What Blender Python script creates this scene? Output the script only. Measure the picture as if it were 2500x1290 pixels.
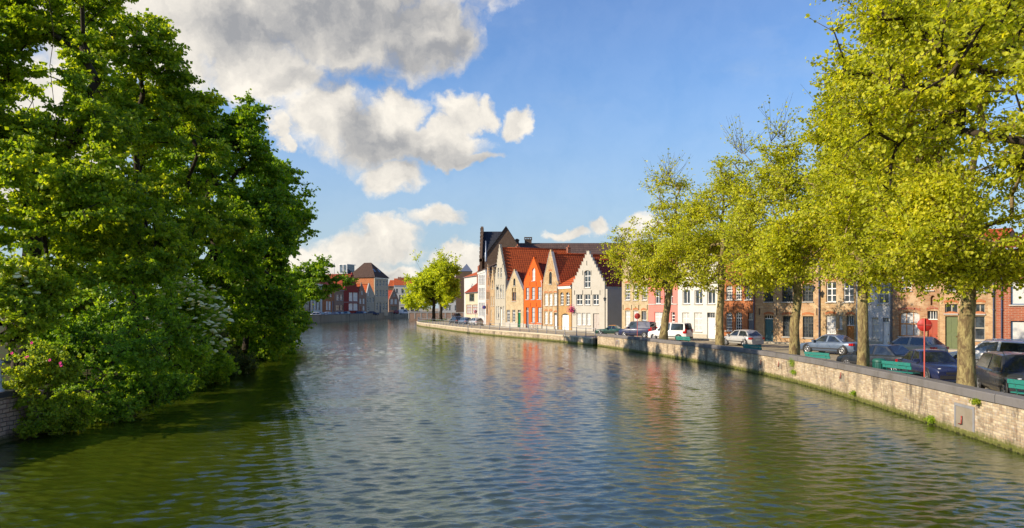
import bpy, math, random
import numpy as np
from mathutils import Vector, Matrix
from mathutils.geometry import tessellate_polygon
for _o in list(bpy.data.objects): bpy.data.objects.remove(_o)
SC = bpy.context.scene; COL = SC.collection
R = math.radians
# ------------------------------------------------ camera, sky, sun, exposure
F = 1800.0; YH = 752.0; CZ = 4.2           # focal length in photo pixels, horizon row, eye height over the water
cam = bpy.data.objects.new("camera", bpy.data.cameras.new("camera")); COL.objects.link(cam)
cam.location = (0, 0, CZ); cam.rotation_euler = (R(90), 0, 0)
cam.data.sensor_width = 36; cam.data.lens = 36 * F / 2500; cam.data.shift_y = (YH - 645) / 2500
cam.data.clip_start = 0.1; cam.data.clip_end = 6000
SC.camera = cam
SUN_ELEV = 27.0; SUN_X, SUN_Y = -0.94, -0.34        # towards the sun
SUN_STRENGTH = 4.5; SKY_STRENGTH = 0.15; CLOUD = 5.1
SC.view_settings.view_transform = 'Standard'; SC.view_settings.look = 'None'
SC.view_settings.exposure = 0.68; SC.view_settings.gamma = 1
SC.cycles.max_bounces = 6; SC.cycles.transparent_max_bounces = 8
SC.cycles.caustics_reflective = False; SC.cycles.caustics_refractive = False
sl = bpy.data.lights.new("sun", 'SUN'); sl.energy = SUN_STRENGTH; sl.angle = R(0.5); sl.color = (1.0, 0.85, 0.66)
so = bpy.data.objects.new("sun", sl); COL.objects.link(so)
sd = Vector((SUN_X, SUN_Y, 0)).normalized() * math.cos(R(SUN_ELEV)); sd.z = math.sin(R(SUN_ELEV))
so.rotation_euler = sd.to_track_quat('Z', 'Y').to_euler(); so.location = (-40, -20, 60)

class G:
    "small node-graph helper"
    def __init__(s, tree): s.t = tree; s.n = tree.nodes; s.l = tree.links
    def new(s, typ, ins=None, **kw):
        nd = s.n.new(typ)
        for k, v in kw.items(): setattr(nd, k, v)
        for k, v in (ins or {}).items(): s.put(nd.inputs[k], v)
        return nd
    def put(s, sock, v):
        if isinstance(v, bpy.types.NodeSocket): s.l.new(v, sock)
        else:
            try: sock.default_value = v
            except Exception: sock.default_value = tuple(v) + (1.0,)
    def m(s, op, a, b=0.0, c=0.0, clamp=False):
        nd = s.new('ShaderNodeMath', {0: a, 1: b, 2: c}, operation=op); nd.use_clamp = clamp; return nd.outputs[0]
    def vm(s, op, a, b=(0, 0, 0)):
        nd = s.new('ShaderNodeVectorMath', {0: a, 1: b}, operation=op)
        return nd.outputs['Value'] if op in ('LENGTH', 'DOT_PRODUCT') else nd.outputs[0]
    def ss(s, v, lo, hi, a=0.0, b=1.0):
        return s.new('ShaderNodeMapRange', {0: v, 1: lo, 2: hi, 3: a, 4: b}, interpolation_type='SMOOTHSTEP').outputs[0]
    def mix(s, f, a, b, mode='MIX'):
        nd = s.new('ShaderNodeMix', data_type='RGBA', blend_type=mode)
        s.put(nd.inputs[0], f); s.put(nd.inputs[6], a); s.put(nd.inputs[7], b); return nd.outputs[2]
    def noise(s, vec, scale, detail=3.0, rough=0.55, dist=0.0, dims='3D'):
        return s.new('ShaderNodeTexNoise', {'Vector': vec, 'Scale': scale, 'Detail': detail, 'Roughness': rough, 'Distortion': dist}, noise_dimensions=dims)
    def map(s, vec, scale=(1, 1, 1), rot=(0, 0, 0), loc=(0, 0, 0)):
        return s.new('ShaderNodeMapping', {'Vector': vec, 'Scale': scale, 'Rotation': rot, 'Location': loc}).outputs[0]

def px_angles(px, py):
    az = math.atan((px - 1250) / F); return az, math.atan((YH - py) / F * math.cos(az))
def make_world():
    w = bpy.data.worlds.new("World"); SC.world = w; w.use_nodes = True
    g = G(w.node_tree); g.n.clear()
    out = g.new('ShaderNodeOutputWorld'); bg = g.new('ShaderNodeBackground', {'Strength': SKY_STRENGTH})
    sky = g.new('ShaderNodeTexSky', sky_type='NISHITA')
    sky.sun_disc = False; sky.sun_elevation = R(SUN_ELEV); sky.sun_rotation = math.atan2(SUN_X, SUN_Y)
    sky.altitude = 0; sky.air_density = 1.0; sky.dust_density = 0.6; sky.ozone_density = 2.2
    tc = g.new('ShaderNodeTexCoord'); d = tc.outputs['Generated']
    sp = g.new('ShaderNodeSeparateXYZ', {0: d})
    az = g.m('ARCTAN2', sp.outputs[0], sp.outputs[1]); el = g.m('ARCSINE', sp.outputs[2])
    C = g.new('ShaderNodeCombineXYZ', {0: az, 1: el, 2: 0.0}).outputs[0]
    wn = g.noise(C, 13, 8, 0.6)
    C2 = g.vm('ADD', C, g.vm('SCALE', g.vm('SUBTRACT', wn.outputs['Color'], (.5, .5, .5)), (0, 0, 0)))
    C2.node.inputs[1].links[0].from_node.inputs['Scale'].default_value = 0.085
    def field(blobs):
        acc = None
        for (px, py, rx, ry) in blobs:
            a, e = px_angles(px, py)
            v = g.vm('MULTIPLY', g.vm('SUBTRACT', C2, (a, e, 0)), (1 / (rx / F * math.cos(a) ** 2), 1 / (ry / F * math.cos(a)), 0))
            f = g.m('SUBTRACT', 1.0, g.vm('LENGTH', v))
            acc = f if acc is None else g.m('SMOOTH_MAX', acc, f, 0.12)
        return acc
    blobs = [(520, 30, 330, 150), (800, 50, 350, 140), (1040, 60, 160, 112), (650, 165, 190, 75), (400, 130, 170, 110), (860, -90, 420, 170), (250, 60, 260, 160), (90, 330, 300, 240),
             (800, 285, 130, 105), (915, 320, 170, 95), (1060, 340, 150, 55), (1125, 262, 62, 56), (1180, 272, 46, 36), (1090, 310, 60, 40), (985, 265, 80, 46), (960, 420, 85, 52), (1130, 385, 110, 24),
             (1253, 303, 52, 34), (900, 605, 150, 52), (1066, 532, 78, 38), (955, 572, 90, 42), (800, 650, 190, 62), (1125, 640, 80, 50), (1000, 690, 300, 40),
             (1456, 553, 42, 34), (1390, 577, 62, 22), (1555, 562, 62, 34), (690, 300, 30, 60), (695, 345, 30, 28), (1700, 640, 240, 50)]
    dark = [(860, 20, 380, 150), (1050, 130, 190, 70), (620, 60, 200, 80), (890, 190, 220, 45), (1080, 385, 210, 38), (930, 350, 130, 60), (870, 300, 60, 70), (880, 690, 200, 26)]
    n1 = g.noise(C2, 12, 10, 0.57).outputs[0]; n2 = g.noise(g.vm('ADD', C2, (0.014, -0.017, 0)), 12, 10, 0.57).outputs[0]
    n3 = g.noise(C, 3.2, 5, 0.55).outputs[0]
    F1 = g.m('ADD', field(blobs), g.m('MULTIPLY', g.m('SUBTRACT', n1, 0.5), 1.4))
    back = g.ss(g.m('ABSOLUTE', az), 0.75, 1.1)                        # loose cloud all round, out of the photograph's view
    F1 = g.m('MAXIMUM', F1, g.m('MULTIPLY', back, g.m('SUBTRACT', n3, 0.52)))
    mask = g.ss(F1, -0.10, 0.42, 0, 0.97)
    wisp = g.ss(g.noise(g.map(C, (1.2, 3, 1)), 3.5, 7, 0.6).outputs[0], 0.52, 0.85, 0, 0.25)
    deep = g.ss(el, .22, .9)
    hz = g.ss(el, -0.02, 0.34, 0.85, 0.0)                                # pale veil low over the horizon
    rel = g.m('MULTIPLY', g.m('SUBTRACT', n1, n2), 5.0)
    dk = g.ss(g.m('ADD', field(dark), g.m('MULTIPLY', g.m('SUBTRACT', n1, 0.5), 0.35)), -0.30, 0.80)
    sh = g.m('SUBTRACT', g.m('ADD', g.m('ADD', 0.80, g.m('MULTIPLY', rel, 0.34)), g.m('MULTIPLY', g.m('SUBTRACT', n1, .5), .25)), g.m('MULTIPLY', dk, 0.66), clamp=True)
    ccol = g.mix(sh, (0.31 * CLOUD, 0.312 * CLOUD, 0.32 * CLOUD, 1), (0.86 * CLOUD, 0.80 * CLOUD, 0.70 * CLOUD, 1))
    base = g.mix(1.0, sky.outputs[0], (0.40, 0.62, 0.83, 1), 'MULTIPLY')
    base = g.mix(g.m('MULTIPLY', deep, .85), base, g.mix(1.0, base, (.34, .62, 1.05, 1), 'MULTIPLY'))
    base = g.mix(hz, base, (1.85, 2.25, 2.52, 1))
    base = g.mix(wisp, base, (2.3, 2.7, 3.1, 1))
    g.l.new(g.mix(mask, base, ccol), bg.inputs[0]); g.l.new(bg.outputs[0], out.inputs[0])
make_world()

# ------------------------------------------------ materials
MATS = {}
def mat(name, col=None, rough=0.7, metal=0.0, spec=0.5, coat=0.0, fn=None):
    if name in MATS: return MATS[name]
    m = bpy.data.materials.new(name); m.use_nodes = True; MATS[name] = m
    g = G(m.node_tree); b = g.n['Principled BSDF']
    g.put(b.inputs['Base Color'], tuple(col or (.5, .5, .5)) + (1,)); b.inputs['Roughness'].default_value = rough
    b.inputs['Metallic'].default_value = metal; b.inputs['Specular IOR Level'].default_value = spec; b.inputs['Coat Weight'].default_value = coat
    if fn: fn(g, b)
    return m
def bump(g, b, h, strength, dist):
    nd = g.new('ShaderNodeBump', {'Height': h, 'Strength': strength, 'Distance': dist}); g.l.new(nd.outputs[0], b.inputs['Normal'])
def obj_co(g): return g.new('ShaderNodeTexCoord').outputs['Object']
def wall_uv(g):
    sp = g.new('ShaderNodeSeparateXYZ', {0: obj_co(g)})
    return g.new('ShaderNodeCombineXYZ', {0: g.m('ADD', sp.outputs[0], sp.outputs[1]), 1: sp.outputs[2], 2: 0.0}).outputs[0]
def sc(c, k): return tuple(min(1, max(0, x * k)) for x in c)
def brick(name, c1, c2, mort=(.36, .32, .25), bw=.42, bh=.13, dirt=.5, patch=None):
    def fn(g, b):
        uv = wall_uv(g)
        br = g.new('ShaderNodeTexBrick', {'Vector': uv, 'Color1': c1 + (1,), 'Color2': c2 + (1,), 'Mortar': mort + (1,), 'Scale': 1.0, 'Mortar Size': .012, 'Brick Width': bw, 'Row Height': bh, 'Bias': 0.0, 'Mortar Smooth': .3})
        n = g.noise(uv, 1.1, 6, .65); n2 = g.noise(uv, 6.5, 4, .7)
        c = g.mix(g.ss(n.outputs[0], .35, .75, 0, dirt), br.outputs[0], sc(c1, .42) + (1,))
        if patch: c = g.mix(g.ss(g.noise(uv, .8, 5, .7, .6).outputs[0], .52, .62, 0, .75), c, patch + (1,))
        c = g.mix(g.ss(n2.outputs[0], .5, .8, 0, .55), c, sc(c2, 1.35) + (1,))
        g.l.new(c, b.inputs['Base Color']); bump(g, b, g.m('ADD', g.m('MULTIPLY', br.outputs[1], -1), n2.outputs[0]), .5, .02)
    return mat(name, c1, .88, spec=.25, fn=fn)
def plaster(name, c, dirt=.35, rough=.85):
    def fn(g, b):
        uv = wall_uv(g); st = g.map(uv, (1.6, .28, 1))
        n = g.noise(uv, .9, 6, .65); n2 = g.noise(st, 1.5, 5, .7)
        cc = g.mix(g.ss(n.outputs[0], .42, .75, 0, dirt), c + (1,), (c[0] * .62, c[1] * .6, c[2] * .52, 1))
        cc = g.mix(g.ss(n2.outputs[0], .55, .8, 0, dirt), cc, sc(c, .55) + (1,))
        g.l.new(cc, b.inputs['Base Color']); bump(g, b, g.noise(uv, 18, 3, .6).outputs[0], .25, .01)
    return mat(name, c, rough, spec=.2, fn=fn)
def tiles(name, c1, c2, axis, w=.40, h=.46, moss=.25):
    def fn(g, b):
        sp = g.new('ShaderNodeSeparateXYZ', {0: obj_co(g)})
        uv = g.new('ShaderNodeCombineXYZ', {0: sp.outputs[axis], 1: sp.outputs[2], 2: 0.0}).outputs[0]
        br = g.new('ShaderNodeTexBrick', {'Vector': uv, 'Color1': c1 + (1,), 'Color2': c2 + (1,), 'Mortar': sc(c1, .25) + (1,), 'Scale': 1.0, 'Mortar Size': .045, 'Brick Width': w, 'Row Height': h * .75, 'Mortar Smooth': .8})
        br.offset = 0.0
        n = g.noise(uv, .7, 6, .7)
        c = g.mix(g.ss(n.outputs[0], .45, .72, 0, moss * 2), br.outputs[0], sc(c1, .4) + (1,))
        c = g.mix(g.ss(g.noise(uv, 2.6, 5, .7).outputs[0], .55, .75, 0, .5), c, sc(c2, 1.5) + (1,))
        g.l.new(c, b.inputs['Base Color'])
        wv = g.m('SINE', g.m('MULTIPLY', sp.outputs[axis], 2 * math.pi / w))
        bump(g, b, g.m('ADD', g.m('MULTIPLY', wv, .5), g.m('MULTIPLY', br.outputs[1], -1.2)), .7, .05)
    return mat(name, c1, .8, spec=.25, fn=fn)
def wear(name, c, rough=.5, metal=0., k=.35, scale=4., spec=.5, coat=0.):
    def fn(g, b):
        n = g.noise(obj_co(g), scale, 5, .65)
        g.l.new(g.mix(g.ss(n.outputs[0], .4, .75, 0, k), c + (1,), sc(c, .5) + (1,)), b.inputs['Base Color'])
        g.l.new(g.ss(n.outputs[0], .3, .7, rough * .8, min(1, rough * 1.25)), b.inputs['Roughness'])
    return mat(name, c, rough, metal, spec, coat, fn)
def glass(name, c=(.02, .025, .03), rough=.06):
    def fn(g, b):
        n = g.noise(obj_co(g), 1.4, 3, .6)
        g.l.new(g.mix(g.ss(n.outputs[0], .4, .65), c + (1,), sc(c, 3.2) + (1,)), b.inputs['Base Color'])
    return mat(name, c, rough, spec=.9, fn=fn)
def leafmat(name, dark, mid, light, trans=.45):
    def fn(g, b):
        gi = g.new('ShaderNodeNewGeometry'); co = obj_co(g)
        n = g.noise(co, .55, 3, .6).outputs[0]
        r = g.m('ADD', g.m('MULTIPLY', gi.outputs['Random Per Island'], .62), g.m('MULTIPLY', g.m('SUBTRACT', n, .3), .95), clamp=True)
        cr = g.new('ShaderNodeValToRGB', {0: r}); e = cr.color_ramp.elements
        e[0].color = dark + (1,); e[0].position = .12; e[1].color = light + (1,); e[1].position = .95
        k = e.new(.5); k.color = mid + (1,)
        g.l.new(cr.outputs[0], b.inputs['Base Color']); b.inputs['Roughness'].default_value = .5; b.inputs['Specular IOR Level'].default_value = .3
        tr = g.new('ShaderNodeBsdfTranslucent', {0: g.mix(1.0, cr.outputs[0], (1.9, 1.75, .55, 1), 'MULTIPLY')})
        mx = g.new('ShaderNodeMixShader', {0: trans, 1: b.outputs[0], 2: tr.outputs[0]})
        g.l.new(mx.outputs[0], g.n['Material Output'].inputs[0])
    return mat(name, mid, fn=fn)
def barkmat(name, c1, c2, scale=3.0):
    def fn(g, b):
        co = g.map(obj_co(g), (1, 1, .45)); n = g.noise(co, scale, 7, .7, .8)
        c = g.mix(g.ss(n.outputs[0], .38, .62), c1 + (1,), c2 + (1,))
        c = g.mix(g.ss(g.noise(co, scale * 2.3, 4, .6).outputs[0], .58, .64, 0, .7), c, sc(c2, 1.5) + (1,))
        g.l.new(c, b.inputs['Base Color']); bump(g, b, n.outputs[0], .9, .08)
    return mat(name, c1, .85, spec=.2, fn=fn)

M = dict(
 white_frame=wear('white_painted_wood', (.78, .77, .72), .5, k=.15), cream_frame=wear('cream_painted_wood', (.66, .60, .46), .5), dark_frame=wear('dark_painted_wood', (.045, .05, .05), .4),
 stone_frame=wear('stone_cross', (.34, .31, .25), .8), wood_frame=wear('varnished_wood', (.50, .20, .045), .4), blue_frame=wear('blue_painted_wood', (.03, .12, .25), .45), grey_frame=wear('grey_painted_wood', (.17, .19, .22), .5),
 red_frame=wear('red_painted_wood', (.30, .045, .03), .5), glass=glass('window_glass'), glass_b=glass('window_glass_sky', (.05, .065, .08), .1), curtain=wear('net_curtain_behind_glass', (.52, .52, .50), .35, k=.5, scale=3, coat=.6), car_glass=glass('car_glass', (.010, .013, .016), .08),
 stone=plaster('blue_stone', (.25, .25, .26), .6), sill=plaster('sill_stone', (.42, .40, .36), .4), iron=wear('black_iron', (.02, .02, .022), .5, .3), lead=wear('zinc', (.20, .23, .28), .45, .5), pipe=wear('blue_grey_downpipe', (.10, .13, .22), .45),
 green_door=wear('green_door_paint', (.01, .15, .06), .35), teal_door=wear('teal_door_paint', (.035, .12, .14), .45), blue_door=wear('blue_door_paint', (.03, .16, .30), .4), white_door=wear('white_door_paint', (.76, .75, .71), .45, k=.15),
 grey_door=wear('grey_door_paint', (.13, .14, .17), .45), orange_door=wear('varnished_door', (.48, .17, .03), .4), red_door=wear('red_door_paint', (.32, .05, .02), .45), taupe_door=wear('taupe_door_paint', (.42, .37, .32), .5), olive_door=wear('olive_door_paint', (.10, .13, .045), .45),
 rubber=wear('tyre_rubber', (.018, .018, .018), .8), alloy=wear('wheel_alloy', (.52, .53, .55), .3, .8, k=.2), chrome=mat('chrome', (.7, .7, .72), .12, 1.), trim=wear('black_plastic', (.02, .02, .022), .6),
 tail=mat('tail_light', (.42, .01, .01), .15, coat=1.), headl=mat('head_light', (.6, .62, .65), .08, coat=1.), plate=mat('number_plate', (.72, .70, .62), .4), brass=mat('door_brass', (.55, .40, .15), .3, .9),
)
TERRA = (.34, .075, .022)
RED = {a: tiles('red_roof_tiles_%d' % a, (.56, .105, .022), (.44, .075, .017), a) for a in (0, 1)}
DRED = {a: tiles('dark_red_roof_tiles_%d' % a, (.36, .058, .020), (.25, .036, .015), a, moss=.4) for a in (0, 1)}
ORG = {a: tiles('orange_roof_tiles_%d' % a, (.58, .13, .028), (.48, .09, .02), a) for a in (0, 1)}
BRN = {a: tiles('brown_roof_tiles_%d' % a, (.105, .062, .042), (.075, .045, .032), a, moss=.15) for a in (0, 1)}
SLT = {a: tiles('slate_roof_%d' % a, (.05, .055, .065), (.035, .038, .048), a, moss=.15) for a in (0, 1)}
B_TAN = brick('tan_brick', (.48, .34, .17), (.38, .225, .105), (.43, .36, .24), patch=(.50, .42, .27))
B_TAN2 = brick('sandy_brick', (.44, .33, .18), (.49, .39, .23), (.47, .40, .28))
B_GREY = brick('pale_old_brick', (.50, .33, .17), (.38, .215, .11), (.5, .40, .26), dirt=.5, patch=(.58, .44, .26))
B_BRN = brick('brown_brick', (.40, .23, .115), (.30, .145, .07), (.42, .34, .22), dirt=.45, patch=(.48, .36, .22))
B_OCH = brick('ochre_brick', (.46, .29, .11), (.38, .21, .075), (.42, .30, .16), dirt=.3)
B_RED = brick('red_brick', (.34, .105, .05), (.26, .07, .035), (.42, .34, .26), dirt=.3)
B_ORB = brick('orange_brick', (.46, .155, .05), (.36, .105, .035), (.45, .28, .16), dirt=.35)
B_PNK = brick('pinkish_brick', (.34, .20, .13), (.27, .145, .09), (.42, .34, .28), dirt=.3)
B_DRK = brick('dark_brown_brick', (.13, .085, .055), (.10, .06, .04), (.15, .11, .08), dirt=.3)
P_WHT = plaster('white_plaster', (.58, .565, .50), .18); P_WH2 = plaster('cool_white_plaster', (.50, .50, .485), .25); P_CRM = plaster('cream_plaster', (.50, .44, .32), .25)
P_GRW = plaster('pale_limewash', (.44, .41, .345), .25); P_ORG = plaster('orange_limewash', (.62, .105, .015), .18); P_PNK = plaster('pink_limewash', (.66, .21, .17), .22)
P_RED = plaster('deep_red_limewash', (.27, .04, .03), .2); P_STN = plaster('grey_stone', (.40, .365, .285), .35)

# ------------------------------------------------ mesh building
def tag(o, label=None, cat=None, group=None, kind=None):
    for k, v in (('label', label), ('category', cat), ('group', group), ('kind', kind)):
        if v: o[k] = v
    return o
def empty(name, loc=(0, 0, 0), rz=0.0, **kw):
    o = bpy.data.objects.new(name, None); COL.objects.link(o); o.location = loc; o.rotation_euler = (0, 0, rz)
    o.empty_display_size = .3; return tag(o, **kw)
class MB:
    def __init__(s): s.v = []; s.f = []; s.mi = []; s.sm = []
    def add(s, vs, fs, mi=0, smooth=False, mtx=None):
        o = len(s.v)
        s.v += [tuple(mtx @ Vector(p)) if mtx is not None else tuple(p) for p in vs]
        s.f += [tuple(o + i for i in f) for f in fs]; s.mi += [mi] * len(fs); s.sm += [smooth] * len(fs)
        return s
    def box(s, x0, y0, z0, x1, y1, z1, mi=0, mtx=None):
        return s.add([(x0, y0, z0), (x1, y0, z0), (x1, y1, z0), (x0, y1, z0), (x0, y0, z1), (x1, y0, z1), (x1, y1, z1), (x0, y1, z1)],
                     [(0, 3, 2, 1), (4, 5, 6, 7), (0, 1, 5, 4), (1, 2, 6, 5), (2, 3, 7, 6), (3, 0, 4, 7)], mi, False, mtx)
    def tube(s, pts, rad, n=6, mi=0, cap=True, smooth=True, mtx=None):
        pts = [Vector(p) for p in pts]; rr = rad if isinstance(rad, (list, tuple)) else [rad] * len(pts)
        vs = []; fs = []; prev = None
        for i, p in enumerate(pts):
            d = (pts[min(i + 1, len(pts) - 1)] - pts[max(i - 1, 0)]).normalized()
            if prev is None: prev = d.orthogonal().normalized()
            a = (prev - d * prev.dot(d)).normalized(); prev = a; b = d.cross(a)
            for k in range(n):
                t = 2 * math.pi * k / n; vs.append(p + (a * math.cos(t) + b * math.sin(t)) * rr[i])
        for i in range(len(pts) - 1):
            for k in range(n):
                k2 = (k + 1) % n; fs.append((i * n + k, i * n + k2, (i + 1) * n + k2, (i + 1) * n + k))
        if cap: fs.append(tuple(range(n))[::-1]); fs.append(tuple((len(pts) - 1) * n + k for k in range(n)))
        return s.add(vs, fs, mi, smooth, mtx)
    def lathe(s, prof, n=16, mi=0, mtx=None, smooth=True):
        vs = []; fs = []
        for r, z in prof:
            for k in range(n): t = 2 * math.pi * k / n; vs.append((r * math.cos(t), r * math.sin(t), z))
        for i in range(len(prof) - 1):
            for k in range(n): k2 = (k + 1) % n; fs.append((i * n + k, i * n + k2, (i + 1) * n + k2, (i + 1) * n + k))
        return s.add(vs, fs, mi, smooth, mtx)
    def prism(s, poly, z0, z1, mi=0, mtx=None):
        n = len(poly); vs = [(x, y, z0) for x, y in poly] + [(x, y, z1) for x, y in poly]
        tr = tessellate_polygon([[Vector((x, y, 0)) for x, y in poly]])
        fs = [tuple(n + i for i in t) for t in tr] + [tuple(t)[::-1] for t in tr] + [(i, (i + 1) % n, n + (i + 1) % n, n + i) for i in range(n)]
        return s.add(vs, fs, mi, False, mtx)
    def build(s, name, mats, parent=None, **kw):
        me = bpy.data.meshes.new(name); me.from_pydata(s.v, [], s.f)
        mats = mats if isinstance(mats, (list, tuple)) else [mats]
        for m in mats: me.materials.append(m)
        me.polygons.foreach_set('material_index', s.mi); me.polygons.foreach_set('use_smooth', s.sm); me.update()
        import bmesh
        if len(s.f) < 3000:
            bm = bmesh.new(); bm.from_mesh(me); bmesh.ops.recalc_face_normals(bm, faces=bm.faces); bm.to_mesh(me); bm.free()
        o = bpy.data.objects.new(name, me); COL.objects.link(o)
        if parent: o.parent = parent
        return tag(o, **kw)
def mesh_np(name, verts, quads, material, parent=None, smooth=False, **kw):
    me = bpy.data.meshes.new(name); nv = len(verts); nf = len(quads)
    me.vertices.add(nv); me.vertices.foreach_set('co', np.ascontiguousarray(verts, dtype=np.float32).ravel())
    me.loops.add(nf * 4); me.loops.foreach_set('vertex_index', np.ascontiguousarray(quads, dtype=np.int32).ravel())
    me.polygons.add(nf); me.polygons.foreach_set('loop_start', np.arange(nf, dtype=np.int32) * 4)
    me.polygons.foreach_set('use_smooth', np.full(nf, smooth, dtype=bool)); me.materials.append(material); me.update(calc_edges=True); me.validate()
    o = bpy.data.objects.new(name, me); COL.objects.link(o)
    if parent: o.parent = parent
    return tag(o, **kw)
def copy_tree(o, parent=None):
    c = o.copy(); COL.objects.link(c); c.parent = parent
    for ch in list(o.children): copy_tree(ch, c)
    return c
def gp(px, Z, z=0.0): return Vector(((px - 1250) / F * Z, Z, z))
def pz(py, Z): return CZ + (YH - py) / F * Z
SZ = 0.85                                                   # street level over the water
# ------------------------------------------------ water, land, quays
def water_mat():
    def fn(g, b):
        co = obj_co(g); cd = g.new('ShaderNodeCameraData')
        big = g.noise(g.map(co, (.55, 1.0, 1)), .9, 3, .55, .4).outputs[0]
        mid = g.noise(g.map(co, (.6, 1.15, 1), rot=(0, 0, .25)), 2.6, 3, .6, .6).outputs[0]
        fine = g.noise(g.map(co, (.7, 1.2, 1), rot=(0, 0, -.3)), 13, 3, .6, .3).outputs[0]
        calm = g.ss(g.noise(co, .045, 3, .5).outputs[0], .35, .7, .75, 1.15)
        h = g.m('MULTIPLY', g.m('ADD', g.m('ADD', g.m('MULTIPLY', big, .55), g.m('MULTIPLY', mid, .33)), g.m('MULTIPLY', fine, .16)), calm)
        nd = g.new('ShaderNodeBump', {'Height': h, 'Strength': 1.0, 'Distance': .05}); g.l.new(nd.outputs[0], b.inputs['Normal'])
        mk = g.noise(co, .12, 4, .6).outputs[0]
        g.l.new(g.mix(g.ss(mk, .35, .7), (.024, .038, .003, 1), (.055, .068, .004, 1)), b.inputs['Base Color'])
        b.inputs['IOR'].default_value = 2.4; b.inputs['Specular Tint'].default_value = (.50, .72, 1.0, 1)
    return mat('canal_water', (.05, .06, .01), .015, spec=.5, fn=fn)
def sheet(name, poly, z, material, **kw):
    m = MB(); tr = tessellate_polygon([[Vector((x, y, 0)) for x, y in poly]])
    fs = []
    for t in tr:
        a, b_, c = (Vector(poly[i]) for i in t)
        fs.append(t if (b_ - a).cross(c - a) > 0 else tuple(t)[::-1])
    m.v = [(x, y, z) for x, y in poly]; m.f = fs; m.mi = [0] * len(fs); m.sm = [False] * len(fs)
    me = bpy.data.meshes.new(name); me.from_pydata(m.v, [], m.f); me.materials.append(material)
    o = bpy.data.objects.new(name, me); COL.objects.link(o); return tag(o, **kw)
WQ = [(11.2, -40), (12.4, -10), (13.4, 8), (14.6, 21), (15.55, 32.6), (15.9, 40), (15.75, 46.4), (14.9, 54), (13.2, 63), (10.9, 74.5), (9.4, 81)]
RQ = [(9.0, 81.9), (8.1, 84.6), (6.9, 88), (5, 93), (2.9, 98), (.6, 103), (-2.5, 110), (-5.7, 118), (-8.9, 127), (-12.4, 138), (-15.4, 149), (-19, 160), (-21.6, 170), (-23.4, 180), (-24, 190), (-23.6, 205), (-21.5, 222), (-18, 240)]
FQ = [(-75, 160), (-58.5, 172), (-55.5, 188), (-53, 215), (-51.8, 248), (-51.6, 290), (-50.5, 325), (-45.5, 350), (-36, 362), (-18, 366)]
def resample(P, step):
    P = [Vector(p) for p in P]; out = [P[0].copy()]
    for a, b in zip(P, P[1:]):
        L = (b - a).length; n = max(1, round(L / step)); out += [a.lerp(b, (i + 1) / n) for i in range(n)]
    return out
def smooth_path(P, it=2):
    P = [Vector(p) for p in P]
    for _ in range(it):
        Q = [P[0]]
        for a, b in zip(P, P[1:]): Q += [a.lerp(b, .25), a.lerp(b, .75)]
        P = Q + [P[-1]]
    return P
def normals(P):
    out = []
    for i in range(len(P)):
        d = (P[min(i + 1, len(P) - 1)] - P[max(i - 1, 0)]).normalized(); out.append(Vector((d.y, -d.x)))
    return out
def sweep(P, prof, closed=True):
    "profile (offset to the land side, z or callable) carried along path P"
    N = normals(P); m = MB(); k = len(prof); vs = []; fs = []
    for i, (p, n) in enumerate(zip(P, N)):
        for o, z in prof: vs.append((p.x + n.x * o, p.y + n.y * o, z(i / (len(P) - 1)) if callable(z) else z))
    kk = k if closed else k - 1
    for i in range(len(P) - 1):
        for j in range(kk): fs.append((i * k + j, i * k + (j + 1) % k, (i + 1) * k + (j + 1) % k, (i + 1) * k + j))
    if closed: fs += [tuple(range(k)), tuple((len(P) - 1) * k + j for j in range(k))[::-1]]
    return m.add(vs, fs)
WQs = smooth_path(WQ); RQs = smooth_path(RQ); FQs = smooth_path(FQ)
def water_surface():
    "one rippled sheet, finest near the bridge, with real wave heights (sum of many short wind waves)"
    rs = np.random.RandomState(2); K, J = 1650, 900
    Y = 3.0 * np.exp(np.linspace(0, math.log(430 / 3.0), K)); U = np.linspace(-1.15, 1.15, J)
    YY = np.repeat(Y[:, None], J, 1); XX = Y[:, None] * U[None]; Zw = np.zeros_like(XX); cell = Y * (Y[1] / Y[0] - 1)
    for i in range(60):
        lam = .13 * (.85 / .13) ** rs.rand(); a = rs.normal(0, .46) + math.pi / 2 + .12; k = 2 * math.pi / lam
        st = WAVE * rs.uniform(.7, 1.3) * (lam / .9) ** .25
        att = np.exp(-(cell / lam * 1.9) ** 2)[:, None]
        Zw += (st / k) * att * np.sin(k * (XX * math.cos(a) + YY * math.sin(a)) + rs.uniform(0, 6.28) + .8 * np.sin(XX * rs.uniform(.1, .5) + YY * rs.uniform(.1, .5)))
    patch = .55 + .9 * vnoise_2(XX, YY); Zw *= patch
    V = np.stack([XX, YY, Zw], 2).reshape(-1, 3); i = (np.arange(K - 1)[:, None] * J + np.arange(J - 1)[None]).ravel()
    return mesh_np('canal_water', V, np.stack([i, i + 1, i + J + 1, i + J], 1), water_mat(), smooth=True, kind='structure')
def vnoise_2(X, Y):
    return .5 + .25 * (np.sin(X * .21 + 1.3 * np.sin(Y * .11)) * np.sin(Y * .17 + 1.1 * np.sin(X * .13)) + np.sin(X * .07 + Y * .05 + 2) )
WAVE = .034
water_surface()
sheet('canal_bed', [(-900, -200), (900, -200), (900, 900), (-900, 900)], -1.3, mat('canal_mud', (.03, .035, .01), .9), kind='structure')
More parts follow.
